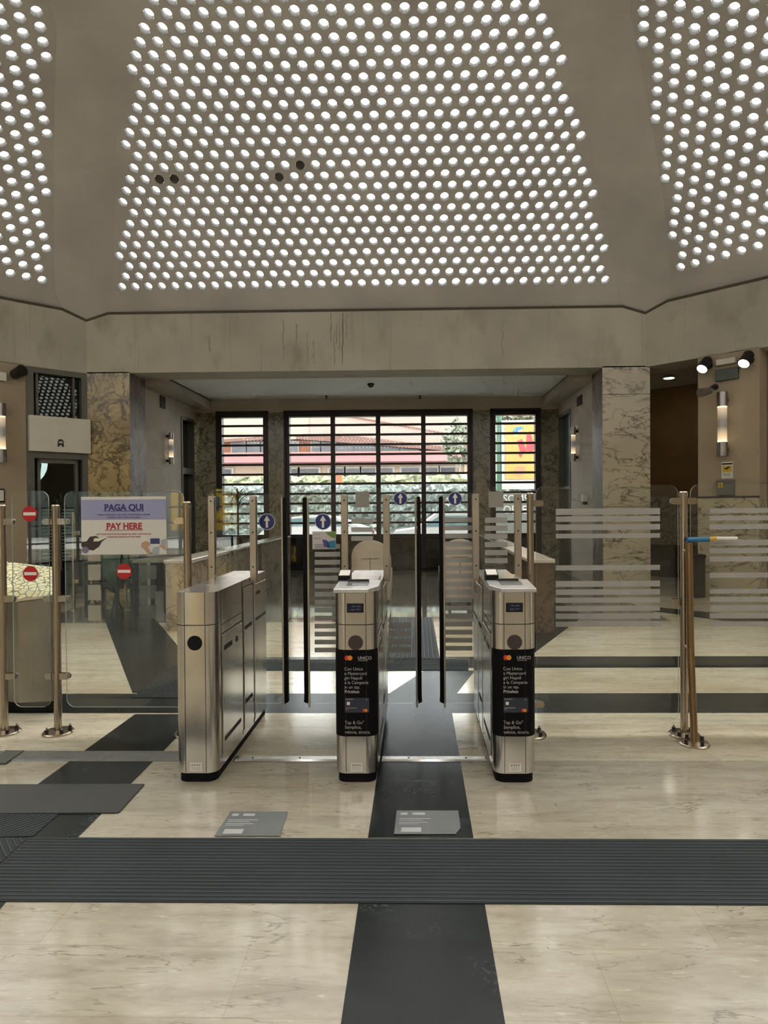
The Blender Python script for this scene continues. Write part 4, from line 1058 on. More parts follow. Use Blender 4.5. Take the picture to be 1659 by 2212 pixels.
# shop door unit: grey frame, upper window, white sign box, lower glass door
d3 = struct(wallbox(MB(), CL, DL, nL, 0.05, tdoor-0.05, 0.05, ZB, -0.16, -0.14, glass('shop_glass', (0.5, 0.55, 0.52, 1), 1.5, 0.6)).build('door_3'))
mb = MB()
for t0, t1, z0, z1 in ((0, 0.10, 0, ZB), (tdoor-0.13, tdoor, 0, ZB), (0.1, tdoor-0.13, ZB-0.10, ZB), (0.1, tdoor-0.13, 2.5, 3.2), (0.1, tdoor-0.13, 0, 0.12)):
    wallbox(mb, CL, DL, nL, t0, t1, z0, z1, -0.2, 0.0, GREYFR)
for t0, t1, z0, z1 in ((0.16, 0.21, 0.1, 2.5), (tdoor-0.24, tdoor-0.19, 0.1, 2.5), (0.16, tdoor-0.19, 2.42, 2.5), (0.2, 0.23, 3.2, 4.05), (tdoor-0.22, tdoor-0.18, 3.2, 4.05)):
    wallbox(mb, CL, DL, nL, t0, t1, z0, z1, -0.18, -0.06, GREYFR)
mb.build('door_frame', d3)
sg = wallbox(MB(), CL, DL, nL, -0.02, tL(61), lw(120, 977).z, lw(120, 902).z, 0.0, 0.10, WHITE).build('shop_sign')
tag(sg, 'blank white sign box with a small black emblem above the shop door', 'sign')
mb = MB(); tc_ = tL(128); zc_ = lw(128, 960).z
for t0, t1, z0, z1 in ((-0.05, 0.05, -0.02, 0.06), (-0.035, 0.035, 0.06, 0.085), (-0.055, -0.02, -0.05, -0.02), (0.02, 0.055, -0.05, -0.02)):
    wallbox(mb, CL, DL, nL, tc_+t0, tc_+t1, zc_+z0, zc_+z1, 0.1, 0.103, INK)
wallbox(mb, CL, DL, nL, tc_-0.03, tc_+0.03, zc_+0.015, zc_+0.045, 0.103, 0.105, WHITE)
mb.build('emblem', sg)
# dim shop room behind the door
mb = MB()
wallbox(mb, CL, DL, nL, -1.5, 3.0, 0, 4.3, -3.4, -3.3, plain('shop_wall', lin(120, 116, 104), 0.7)); wallbox(mb, CL, DL, nL, -0.3, -0.2, 0, 4.3, -3.4, -0.75, PLASTER); wallbox(mb, CL, DL, nL, 2.6, 2.7, 0, 4.3, -3.4, -0.31, PLASTER); wallbox(mb, CL, DL, nL, -0.3, 2.7, 4.2, 4.3, -3.4, -0.31, CEILM)
struct(mb.build('wall_shop'))
lt = MB(); cc_ = []
for (px_, py_) in ((88, 987), (94, 987), (101, 990), (103, 1003), (101, 1016), (95, 1028), (88, 1036), (89, 1020), (91, 1004)):
    cc_.append(onp(px_, py_, CL-nL*0.5, DL))
lt.prism(cc_, -nL*0.04, emis('shop_lamp_glow', (0.85, 0.95, 1, 1), 3.0)); lt = lt.build('shop_lamp')
tag(lt, 'curved glowing white lamp seen through the shop door glass', 'lamp')

# sconces ---------------------------------------------------------------------
LAMP = emis('sconce_glow', (1.0, 0.80, 0.52, 1), 1.5)
OPAL, nt, out = base('opal_tube')
_b = N(nt, 'ShaderNodeBsdfPrincipled'); _b.inputs['Base Color'].default_value = lin(170, 160, 150); _b.inputs['Roughness'].default_value = 0.3
_n = N(nt, 'ShaderNodeTexNoise'); _n.inputs['Scale'].default_value = 5; nt.links.new(coords(nt), _n.inputs['Vector']); nt.links.new(ramp(nt, _n.outputs['Fac'], [(0.3, lin(164, 154, 144)), (0.7, lin(176, 166, 154))]), _b.inputs['Base Color'])
_tc = N(nt, 'ShaderNodeTexCoord'); _sx = N(nt, 'ShaderNodeSeparateXYZ'); nt.links.new(_tc.outputs['Generated'], _sx.inputs[0])
nt.links.new(ramp(nt, _sx.outputs['Z'], [(0.0, (1.6, 1.25, 0.8, 1)), (0.12, (0.9, 0.66, 0.36, 1)), (0.42, (0.05, 0.05, 0.05, 1)), (0.62, (0.05, 0.05, 0.05, 1)), (0.93, (0.6, 0.46, 0.28, 1)), (1.0, (1.2, 0.95, 0.62, 1))]), _b.inputs['Emission Color']); _b.inputs['Emission Strength'].default_value = 0.9
nt.links.new(_b.outputs[0], out.inputs[0])
def sconce(label, P0, n, z0, z1, r, lit, group):
    """vertical tube lamp: steel end sleeves, opal tube, glowing rings at the ends"""
    c = Vector((P0[0], P0[1], 0)) + n*(r*1.9)
    g = thing('wall_sconce', label, 'wall lamp', (c.x, c.y, z0), group)
    H_ = z1-z0; s = 0.22*H_
    m1 = steel('sconce_steel_%d' % len(MATS), lin(150, 142, 136), 0.3)
    for a_, b2 in ((z0, z0+s), (z1-s, z1)):
        MB().cyl((c.x, c.y, a_), (c.x, c.y, b2), r, m1, 24).build('sleeve', g, smooth=True)
        w0 = Vector((P0[0], P0[1], (a_+b2)/2)); MB().cyl(w0, Vector((c.x, c.y, (a_+b2)/2)), r*0.55, DKMETAL, 12).build('bracket', g, smooth=True)
    MB().cyl((c.x, c.y, z0+s), (c.x, c.y, z1-s), r*0.86, OPAL, 24, caps=False).build('tube', g, smooth=True)
    if lit in ('both', 'low'): MB().cyl((c.x, c.y, z0+s), (c.x, c.y, z0+s+0.03*H_), r*0.88, LAMP, 24).build('glow_ring', g, smooth=True)
    if lit in ('both', 'high'): MB().cyl((c.x, c.y, z1-s-0.02*H_), (c.x, c.y, z1-s), r*0.88, LAMP, 24).build('glow_ring', g, smooth=True)
    return g
pw1 = onp(360, 1000, (XL, 13), (0, 1)); sconce('steel wall lamp glowing at its lower end on the left alcove wall', (XL, pw1.y), Vector((1, 0, 0)), at(365, 1003, pw1.y).z, at(365, 935, pw1.y).z, 0.055, 'low', 'tube wall lamps')
pw2 = onp(1249, 1000, (XR, 13), (0, 1)); sconce('glowing tube wall lamp on the right alcove wall', (XR, pw2.y), Vector((-1, 0, 0)), at(1245, 996, pw2.y).z, at(1245, 924, pw2.y).z, 0.055, 'both', 'tube wall lamps')
q = rw(1568, 900); sconce('large tube wall lamp on the plaster pier at the right', (q.x, q.y), nR, rw(1566, 987).z, rw(1566, 850).z, 0.085, 'both', 'tube wall lamps')
q = lw(-4, 900); sconce('large tube wall lamp cut by the left edge of the picture', (q.x, q.y), nL, lw(-4, 1000).z, lw(-4, 873).z, 0.085, 'both', 'tube wall lamps')
sconce('thin lit tube lamp peeking out behind the pale marble pier', (4.33, 13.3), Vector((1, 0, 0)), at(1405, 988, 13.3).z, at(1405, 902, 13.3).z, 0.05, 'high', 'tube wall lamps')

# ------------------------------------------------------------------ right side (face 1)
ta, tb = tR(1508), tR(1641)
mb = MB(); zd = rw(1560, 1072).z
wallbox(mb, CR, DR, nR, ta, tb, zd, ZB+0.02, -0.5, 0, PLASTER); wallbox(mb, CR, DR, nR, ta, tb, 0, zd, -0.5, 0.02, MARBLE_R); wallbox(mb, CR, DR, nR, ta, tb, zd-0.03, zd, -0.01, 0.03, SEAM)
struct(mb.build('wall_pier_plaster'))
mb = MB(); wallbox(mb, CR, DR, nR, tb, 2*HALF, 0, ZB+0.02, -0.9, -0.35, plain('far_plaster', lin(120, 108, 92), 0.8)); struct(mb.build('wall_right'))
# niche behind
BROWN = plain('niche_brown', lin(120, 92, 52), 0.7, var=0.15, scale=2)
mb = MB(); wallbox(mb, CR, DR, nR, -2.6, ta+1.2, 0, ZB+0.02, -2.6, -2.5, BROWN); wallbox(mb, CR, DR, nR, ta+0.0, ta+0.1, 0, ZB+0.02, -2.5, -0.5, BROWN); struct(mb.build('wall_niche'))
mb = MB(); B_ = CR+DR*(ta+1.3); C_ = B_-nR*2.6; s_ = (C_.x-4.3)/0.7071; D_ = C_-DR*s_
mb.prism([(4.3, 12.2, ZB+0.03), (B_.x, B_.y, ZB+0.03), (C_.x, C_.y, ZB+0.03), (D_.x, D_.y, ZB+0.03)], (0, 0, 0.1), plain('niche_ceiling', lin(150, 138, 118), 0.8)); struct(mb.build('ceiling_niche'))
mb = MB(); wallbox(mb, CR, DR, nR, -1.6, ta+0.05, 0, 1.75, -2.5, -2.42, MARBLE_P); wallbox(mb, CR, DR, nR, -1.6, ta+0.05, 0, 0.7, -2.42, -2.39, BLACK); struct(mb.build('wall_dado_niche'))
pc = at(1445, 816, 12.6)
dl_ = thing('downlight', 'round recessed downlight glowing in the niche ceiling', 'ceiling light', (pc.x, 12.55, ZB))
dx = at(1445, 816, 12.55); c0 = Vector((dx.x, dx.y, ZB))
# place on niche ceiling
dray = ray(1445, 816); tt = (ZB-0.003-CAM.z)/dray.z; c0 = CAM+dray*tt
dl_.location = c0
MB().cyl(c0, c0+Vector((0, 0, -0.012)), 0.12, WHITE, 28).build('trim_ring', dl_, smooth=True)
MB().cyl(c0+Vector((0, 0, -0.012)), c0+Vector((0, 0, -0.014)), 0.10, emis('downlight_glow', (1, 0.9, 0.72, 1), 22), 28).build('lens', dl_)
# spotlights
def spot(label, P0, n, d, lit):
    P0 = Vector(P0); g = thing('wall_spotlight', label, 'spotlight', P0, 'black adjustable spotlights under the beam')
    MB().cyl(P0, P0+n*0.05, 0.07, DKMETAL, 20).build('mount', g, smooth=True)
    c = P0+n*0.16
    MB().cyl(P0+n*0.04, c, 0.025, DKMETAL, 12).build('arm', g, smooth=True)
    d = Vector(d).normalized(); a_ = c-d*0.10; b2 = c+d*0.12
    bm = MB(); bm.cyl(a_, b2, 0.085, DKMETAL, 24, 0.1); bm.cyl(a_-d*0.05, a_, 0.05, DKMETAL, 24, 0.085); bm.build('housing', g, smooth=True)
    MB().cyl(b2, b2+d*0.004, 0.085, emis('spot_glow', (1, 0.92, 0.78, 1), 7) if lit else DKMETAL, 24).build('lens', g)
q = rw(1531, 790); spot('lit black spotlight left of the exit box on the right pier', q, nR, nR*0.55+Vector((-0.25, 0, -0.8)), True)
q = rw(1620, 778); spot('lit black spotlight right of the exit box on the right pier', q, nR, nR*0.55+Vector((-0.2, 0, -0.8)), True)
q = lw(34, 808); spot('unlit dark spotlight on the left plaster wall beside the shop door', q, nL, nL*0.6+Vector((0.5, 0, 0.25)), False)
# emergency light boxes
def wbox(C, D, n, fn, pa, pb, depth, mat, bevel=0.006, d0=0.0):
    a_, b2 = fn(*pa), fn(*pb); t0, t1 = sorted((dist(a_, C), dist(b2, C)))
    return wallbox(MB(), C, D, n, t0, t1, min(a_.z, b2.z), max(a_.z, b2.z), d0, d0+depth, mat)
o = wbox(CR, DR, nR, rw, (1550, 791), (1592, 772), 0.08, WHITE).build('emergency_light', bevel=0.008); tag(o, 'white emergency light box between the two right spotlights', 'emergency light')
o = wbox(CR, DR, nR, rw, (1547, 825), (1597, 793), 0.06, plain('exit_green', lin(74, 84, 74), 0.4)).build('exit_sign', bevel=0.008); tag(o, 'dark green unlit exit sign under the white emergency light', 'exit sign')
o = wbox(CL, DL, nL, lw, (-10, 822), (12, 806), 0.08, WHITE).build('emergency_light', bevel=0.008); tag(o, 'white emergency light at the left edge beside the unlit spotlight', 'emergency light')
o = wbox(CL, DL, nL, lw, (-16, 1085), (9, 1056), 0.03, BLACK).build('picture_frame', bevel=0.003); tag(o, 'small dark framed notice on plaster at the left edge', 'frame')
wbox(CL, DL, nL, lw, (-14, 1082), (7, 1059), 0.004, SWHITE, d0=0.03).build('paper', o)
# notice
o = wbox(CR, DR, nR, rw, (1559, 1034), (1583, 997), 0.01, SWHITE).build('notice'); tag(o, 'white and yellow camera notice on the pier under the wall lamp', 'notice')
mb = MB(); a_ = dist(rw(1571, 1010), CR); zz = rw(1571, 1010).z
YEL = plain('notice_yellow', lin(206, 168, 40), 0.5)
wallbox(mb, CR, DR, nR, a_-0.075, a_+0.075, zz-0.075, zz+0.03, 0.01, 0.012, YEL); wallbox(mb, CR, DR, nR, a_-0.085, a_+0.085, zz+0.05, zz+0.075, 0.01, 0.012, INK); wallbox(mb, CR, DR, nR, a_-0.04, a_+0.02, zz-0.03, zz-0.005, 0.012, 0.014, INK); wallbox(mb, CR, DR, nR, a_+0.0, a_+0.045, zz-0.01, zz+0.012, 0.012, 0.014, INK)
for k_ in range(3): wallbox(mb, CR, DR, nR, a_-0.07, a_+0.06, zz-0.105-k_*0.02, zz-0.095-k_*0.02, 0.01, 0.012, GREYTXT)
mb.build('print', o)
o = wbox(CR, DR, nR, rw, (1552, 1070), (1588, 1036), 0.09, plain('panel_grey', lin(96, 98, 88), 0.5)).build('control_box', bevel=0.008); tag(o, 'grey control box with yellow labels below the camera notice', 'control box')
mb = MB(); a_ = dist(rw(1558, 1050), CR); zz = rw(1558, 1050).z
for i_ in range(2):
    for j_ in range(2): wallbox(mb, CR, DR, nR, a_-0.02+i_*0.045, a_+0.015+i_*0.045, zz-0.03+j_*0.045, zz+0.005+j_*0.045, 0.09, 0.092, YEL)
mb.build('label', o)
# CCTV camera
q = rw(1546, 836); cc = thing('security_camera', 'grey bracketed security camera on the right pier beside the wall lamp', 'camera', q)
MB().cyl(q, q+nR*0.03, 0.05, DKMETAL, 16).build('mount', cc, smooth=True)
MB().tube([q+nR*0.03, q+nR*0.14+Vector((0, 0, 0.0)), q+nR*0.2+Vector((-0.06, 0, -0.08))], 0.018, DKMETAL, 10).build('arm', cc, smooth=True)
c_ = q+nR*0.22+Vector((-0.08, 0, -0.10)); d_ = Vector((-0.75, -0.55, -0.22)).normalized()
MB().cyl(c_-d_*0.1, c_+d_*0.17, 0.062, plain('camera_grey', lin(96, 88, 78), 0.45), 20, 0.075).build('housing', cc, smooth=True)

# vents in the alcove walls, ceiling bits
for nm, X, pa, pb, lab, sx in (('l', XL, (345, 880), (355, 858), 'small dark vent grille high on the left alcove wall', 1), ('r', XR, (1248, 878), (1258, 852), 'small dark vent grille high on the right alcove wall', -1)):
    a_, b2 = onp(*pa, (X, 13), (0, 1)), onp(*pb, (X, 13), (0, 1))
    y0_, y1_ = sorted((a_.y, b2.y)); z0_, z1_ = sorted((a_.z, b2.z)); y1_ = max(y1_, y0_+0.28)
    o = MB().box(min(X, X+sx*0.02), y0_, z0_, max(X, X+sx*0.02), y1_, z1_, plain('vent_brown', lin(62, 54, 40), 0.6)).build('vent_grille', bevel=0.003); tag(o, lab, 'vent', 'alcove vent grilles')
    mb = MB()
    for k_ in range(5): zz = z0_+(z1_-z0_)*(k_+0.6)/5.5; mb.box(min(X+sx*0.02, X+sx*0.026), y0_+0.02, zz-0.008, max(X+sx*0.02, X+sx*0.026), y1_-0.02, zz+0.008, DKMETAL)
    mb.build('slats', o)
dray = ray(801, 829); c0 = CAM+dray*((ZC-CAM.z)/dray.z)
cc = thing('dome_camera', 'small black dome camera on the alcove ceiling', 'camera', c0)
MB().cyl(c0, c0-Vector((0, 0, 0.03)), 0.075, BLACK, 20).build('mount', cc, smooth=True)
mb = MB(); mb.lathe([(0.06, -0.03), (0.055, -0.06), (0.035, -0.085), (0.0, -0.095)], c0, DGLASS, 20); mb.build('dome', cc, smooth=True)
for px, lab in ((705, 'left small sprinkler head hanging from the alcove ceiling'), (907, 'right small sprinkler head hanging from the alcove ceiling')):
    dray = ray(px, 855); c0 = CAM+dray*((ZC-CAM.z)/dray.z)
    g = thing('sprinkler', lab, 'sprinkler', c0, 'ceiling sprinklers')
    MB().cyl(c0, c0-Vector((0, 0, 0.07)), 0.014, DKMETAL, 10).build('stem', g, smooth=True); MB().cyl(c0-Vector((0, 0, 0.0)), c0-Vector((0, 0, 0.01)), 0.04, DKMETAL, 14).build('rose', g, smooth=True)
    MB().cyl(c0-Vector((0, 0, 0.07)), c0-Vector((0, 0, 0.076)), 0.028, DKMETAL, 12).build('deflector', g, smooth=True)

# ------------------------------------------------------------------ things in the alcove and behind the gates
def parapet(label, x0, x1, y0, y1, z, mat, topmat):
    b = MB(); b.box(x0, y0, 0, x1, y1, z-0.05, mat); g = thing('stone_parapet', label, 'parapet', ((x0+x1)/2, (y0+y1)/2, 0), 'low stone parapets beside the way in')
    b.build('wall_body', g); MB().box(x0-0.02, y0-0.02, z-0.05, x1+0.02, y1+0.02, z, topmat).build('coping', g, bevel=0.012); return g
PAR1 = veined('parapet_cream', lin(178, 162, 140), lin(158, 142, 120), lin(120, 104, 84), 1.2, 0.02)
PTOP = plain('parapet_coping', lin(196, 184, 166), 0.25)
parapet('near cream stone parapet behind the leftmost gate cabinet', -3.25, -2.95, 8.3, 10.0, 0.92, PAR1, PTOP)
parapet('grey polished parapet running on towards the left window', -3.2, -2.92, 10.08, 14.9, 0.92, STONE, STONE)
parapet('near stone parapet with pale coping behind the right gate cabinet', 1.41, 1.70, 8.1, 10.7, 0.92, veined('parapet_brown', lin(98, 78, 58), lin(84, 66, 48), lin(64, 50, 36), 1.2, 0.02), PTOP)
parapet('dark grey parapet running on towards the right window', 1.43, 1.72, 10.8, 14.9, 0.92, MARBLE_P, STONE)
# cream tub chairs
def tub_chair(label, px, Y, rot):
    x = at(px, 1300, Y).x; g = thing('tub_chair', label, 'armchair', (x, Y, 0), 'cream tub chairs in the entrance')
    R = Matrix.Translation((x, Y, 0)) @ Matrix.Rotation(rot, 4, 'Z')
    b = MB(); n = 16
    inn, out_ = [], []
    prof_ = [0.62+0.46*max(0, math.cos((i/(n)-0.5)*PI*1.02))**0.6 for i in range(n+1)]
    vs = []
    for i in range(n+1):
        a = PI*1.15*(i/n-0.5)-PI/2
        for rr, zz in ((0.29, 0.14), (0.31, prof_[i]), (0.25, prof_[i]+0.005), (0.24, 0.30)):
            vs.append(R @ Vector((rr*math.cos(a), rr*math.sin(a)*0.9, zz)))
    fs = []
    for i in range(n):
        for k_ in range(4): fs.append((i*4+k_, i*4+(k_+1) % 4, (i+1)*4+(k_+1) % 4, (i+1)*4+k_))
    fs += [(0, 1, 2, 3), (n*4+3, n*4+2, n*4+1, n*4)]
    b.add(vs, fs, CREAM); b.build('backrest', g, smooth=True, bevel=0.02)
    b = MB(); pts = [(0.245*math.cos(t*PI/12), 0.245*math.sin(t*PI/12)) for t in range(24)]
    b.prism([R @ Vector((p[0], p[1], 0.14)) for p in pts], (0, 0, 0.30), CREAM); b.build('seat', g, smooth=True, bevel=0.03)
    b = MB(); b.add([R @ Vector(v) for v in ((-0.13, -0.283, 0.80), (0.13, -0.283, 0.80), (0.13, -0.283, 0.808), (-0.13, -0.283, 0.808), (-0.004, -0.283, 0.5), (0.004, -0.283, 0.5), (0.004, -0.283, 0.8), (-0.004, -0.283, 0.8))], [(0, 1, 2, 3), (4, 5, 6, 7)], DARKLINE); b.build('seam', g)
    for sx in (-1, 1):
        for sy in (-1, 1):
            p = R @ Vector((sx*0.15, sy*0.15, 0)); MB().cyl(p, p+Vector((0, 0, 0.15)), 0.018, DKMETAL, 10).build('leg', g)
tub_chair('cream high-backed tub chair seen above the middle gate cabinet', 803, 10.0, 0.0)
tub_chair('cream high-backed tub chair left of the right gate cabinet', 992, 10.2, 0.0)
# table, chair with jacket, stool group behind the poster
def tbl(label, x0, x1, y0, y1, z, topm, group):
    g = thing('table', label, 'table', ((x0+x1)/2, (y0+y1)/2, 0), group)
    MB().box(x0, y0, z-0.04, x1, y1, z, topm).build('table_top', g, bevel=0.006)
    for x in (x0+0.05, x1-0.05):
        for y in (y0+0.05, y1-0.05): MB().box(x-0.025, y-0.025, 0, x+0.025, y+0.025, z-0.04, BLACK).build('leg', g)
    MB().box(x0+0.06, y1-0.06, 0.25, x1-0.06, y1-0.04, z-0.05, BLACK).build('modesty_panel', g)
    return g
tbl('dark table behind the PAY HERE poster, left one', at(166, 1213, 9.9).x, at(256, 1213, 10.05).x, 10.05, 10.7, 0.75, plain('table_dark', lin(40, 42, 38), 0.3), 'dark tables behind the glass')
tbl('olive topped table behind the PAY HERE poster, right one', at(284, 1205, 9.7).x, at(362, 1205, 9.7).x, 9.7, 10.4, 0.80, plain('table_olive', lin(120, 118, 90), 0.3), 'dark tables behind the glass')
cx = at(224, 1300, 9.5).x
ch = thing('folding_chair', 'dark folding chair with a green jacket over it, behind the poster', 'chair', (cx, 9.55, 0))
MB().box(cx-0.2, 9.35, 0.44, cx+0.2, 9.75, 0.47, BLACK).build('seat', ch, bevel=0.006)
MB().box(cx-0.2, 9.74, 0.47, cx+0.2, 9.765, 0.90, BLACK).build('backrest', ch, bevel=0.006)
for sx in (-0.18, 0.18):
    MB().cyl((cx+sx, 9.36, 0), (cx+sx, 9.72, 0.9), 0.012, BLACK, 8).build('leg', ch); MB().cyl((cx+sx, 9.74, 0), (cx+sx, 9.40, 0.46), 0.012, BLACK, 8).build('leg', ch)
mb = MB(); JG = plain('jacket_green', lin(58, 80, 58), 0.8, var=0.25, scale=8)
n = 10; vs = []
for i_ in range(n+1):
    u = i_/n; wv = 0.02*math.sin(u*9)
    for (yy_, zz_) in ((9.70, 0.48+0.06*math.sin(u*7)), (9.71, 0.92), (9.80, 0.93), (9.81, 0.40+0.08*math.cos(u*6))): vs.append((cx-0.24+u*0.5, yy_+wv, zz_+wv))
mb.add(vs, [(i_*4+k_, (i_+1)*4+k_, (i_+1)*4+k_+1, i_*4+k_+1) for i_ in range(n) for k_ in range(3)], JG)
jk = tag(mb.build('jacket', smooth=True), 'green jacket draped over the dark folding chair', 'jacket')
so_ = jk.modifiers.new('s', 'SOLIDIFY'); so_.thickness = 0.025
# slim chrome stanchions of the rear barrier
def stanchion(px, pyb, pyt, lab):
    p = fl(px, pyb); zt = at(px, pyt, p.y).z; g = thing('slim_stanchion', lab, 'post', (p.x, p.y, 0), 'slim posts of the rear barrier')
    MB().cyl((p.x, p.y, 0), (p.x, p.y, zt), 0.024, STEELP, 14).build('tube', g, smooth=True); MB().lathe([(0.024, 0.015), (0.07, 0.01), (0.075, 0)], (p.x, p.y, 0), STEELP, 18).build('base_flange', g, smooth=True)
    for zz in (0.45, 1.2): MB().box(p.x+0.02, p.y-0.02, zz-0.03, p.x+0.09, p.y+0.02, zz+0.03, STEELP).build('glass_clamp', g, bevel=0.004)
    return p
sp1 = stanchion(160, 1318, 1106, 'slim steel post left of the poster, in the rear glass barrier')
sp2 = stanchion(272, 1318, 1230, 'short slim steel post under the no-entry sticker in the rear barrier')
# black bin and wall dispenser
x0_, x1_ = at(1496, 1290, 11.0).x, at(1511, 1290, 11.0).x
g = thing('waste_bin', 'narrow black bin against the plaster pier at the right', 'bin', (x0_, 11.0, 0)); MB().box(x0_, 10.95, 0.02, x0_+0.2, 11.2, 0.68, BLACK).build('body', g, bevel=0.015); MB().box(x0_-0.01, 10.94, 0.68, x0_+0.21, 11.21, 0.74, RUBBER).build('lid', g, bevel=0.015)
q0, q1 = onp(1262, 1090, (XR, 13), (0, 1)), onp(1272, 1068, (XR, 13), (0, 1))
g = thing('soap_dispenser', 'small white wall dispenser on the grey marble beside the pale pier', 'dispenser', (XR-0.05, q1.y, q0.z)); yc_ = (q0.y+q1.y)/2
MB().box(XR-0.09, yc_-0.10, q0.z+0.06, XR, yc_+0.10, q1.z, WHITE).build('body', g, bevel=0.01); MB().box(XR-0.07, yc_-0.06, q0.z, XR, yc_+0.06, q0.z+0.06, BLACK).build('nozzle', g, bevel=0.005)
# shutter slats in the lower shop door
mb = MB()
for i_ in range(16):
    zz = 0.62+i_*0.062
    wallbox(mb, CL, DL, nL, 0.22, tdoor-0.26, zz, zz+0.034, -0.13, -0.10, plain('slat_teal', lin(88, 104, 98), 0.4) if i_ == 0 else MATS['slat_teal'])
mb.build('louvre', d3)
# plants
def plant(label, x, y, z0, zt, n, spread, mat, potr=0.16):
    g = thing('potted_plant', label, 'plant', (x, y, 0), 'dark leafy potted plants')
    b = MB(); b.lathe([(0, 0), (potr*0.75, 0), (potr, z0), (potr*0.9, z0), (potr*0.88, z0-0.03), (0, z0-0.03)], (x, y, 0), BLACK, 20); b.build('pot', g, smooth=True)
    b = MB(); b.cyl((x, y, z0-0.04), (x, y, zt-0.25), 0.02, plain('stem_brown_%d' % len(MATS), lin(70, 58, 40), 0.8), 8); b.build('stem', g)
    b = MB(); rnd = random.Random(len(label))
    for k_ in range(n):
        a = rnd.uniform(0, 2*PI); L_ = spread*rnd.uniform(0.6, 1.1); up = rnd.uniform(0.15, 0.45); w = 0.022; zb = zt-0.3+rnd.uniform(-0.15, 0.05)
        prev = None
        for j in range(7):
            t = j/6; rr = L_*t; zz = zb+up*2.2*t-1.9*up*t*t*(1+0.4*rnd.random()*0)
            c = Vector((x+rr*math.cos(a), y+rr*math.sin(a), zz)); s_ = Vector((-math.sin(a), math.cos(a), 0))*w*(1-t)**0.6*(0.5+t if t < 0.5 else 1)
            if prev: b.add([prev[0], prev[1], c+s_, c-s_], [(0, 1, 2, 3)], mat)
            prev = (c-s_, c+s_)
    b.build('leaves', g); return g
DLEAF = foliage('dark_leaf', lin(20, 24, 18), lin(34, 40, 28), lin(52, 60, 44), 12)
plant('dark drooping plant in front of the left window', at(514, 1090, 14.3).x, 14.3, 0.5, at(514, 1052, 14.3).z, 46, 0.46, DLEAF)
plant('dark spiky plant in front of the shop door', at(130, 1080, 10.9).x, 10.9, 0.55, at(130, 1062, 10.9).z, 44, 0.26, DLEAF)

# ------------------------------------------------------------------ outside
OWHITE = plain('outdoor_white', lin(224, 220, 212), 0.6)
mb = MB(); mb.box(-60, YW+0.4, -0.25, 60, 90, -0.02, plain('pale_bounce_paving', lin(200, 197, 190), 0.9)); struct(mb.build('ground_street'))  # street colour lightened to bounce more light onto the alcove ceiling
mb = MB(); mb.box(-60, 22.6, -0.02, 60, 23.4, 0.12, plain('kerb', lin(190, 186, 178), 0.8)); struct(mb.build('ground_kerb'))
HEDM = foliage('hedge_leaf', lin(46, 60, 54), lin(104, 118, 108), lin(178, 190, 182), 11)
HEDT = foliage('hedge_top', lin(96, 106, 66), lin(168, 172, 122), lin(224, 222, 186), 9)
def hedge(label, x0, x1, y0, y1, z0, z1, mat):
    b = MB(); rnd = random.Random(5); nx, nz = int((x1-x0)/0.22), max(2, int((z1-z0)/0.2))
    idx = lambda i, j: i*(nz+1)+j
    vs = [(x0+(x1-x0)*i/nx, y0+rnd.uniform(-0.09, 0.09)+(0.12 if j == nz else 0), z0+(z1-z0)*j/nz+(rnd.uniform(-0.07, 0.07) if j else 0)) for i in range(nx+1) for j in range(nz+1)]
    b.add(vs, [(idx(i, j), idx(i+1, j), idx(i+1, j+1), idx(i, j+1)) for i in range(nx) for j in range(nz)], mat)
    top = [vs[idx(i, nz)] for i in range(nx+1)]; back = [(v[0], y1, v[2]+rnd.uniform(-0.05, 0.05)) for v in top]
    b.add(top+back, [(i, i+1, nx+2+i, nx+1+i) for i in range(nx)], mat)
    b.box(x0, y0+0.3, z0, x1, y1, z1-0.1, mat)
    return tag(b.build('hedge'), label, 'hedge')
hz = lambda py, Y: at(820, py, Y).z
hedge('grey-green clipped hedge across the street', -14, 10, 24, 25.2, -0.02, hz(1046, 24), HEDM)
hedge('yellow-green flowering hedge rising behind the clipped one', -14, 10, 25.3, 26.6, 0.0, hz(1026, 25.3), HEDT)
# buildings
PINK = plain('facade_cream', lin(226, 198, 174), 0.9, var=0.03, scale=0.6); PINK2 = plain('facade_pink', lin(216, 182, 168), 0.9, var=0.03, scale=0.6); TERR = plain('facade_terracotta', lin(196, 128, 98), 0.9, var=0.05)
AWN = plain('awning_red', lin(176, 112, 112), 0.8, var=0.06); WIN = plain('far_window', lin(118, 116, 124), 0.2, var=0.2, scale=2); ROOF = plain('roof_brown', lin(150, 110, 98), 0.9); WFR = plain('far_frame', lin(226, 222, 214), 0.6)
bl = thing('building', 'cream and pink building with red awning and long window rows beyond the hedge', 'building', (0, 44, 0))
Y0 = 44.0
bx = lambda px: at(px, 1000, Y0).x
bz = lambda py: at(820, py, Y0).z
MB().box(bx(380), Y0, 0, bx(1130), Y0+8, bz(975), PINK).build('ground_floor', bl)
MB().box(bx(380), Y0+0.6, bz(975), bx(1130), Y0+8, bz(948), TERR).build('upper_floor', bl)
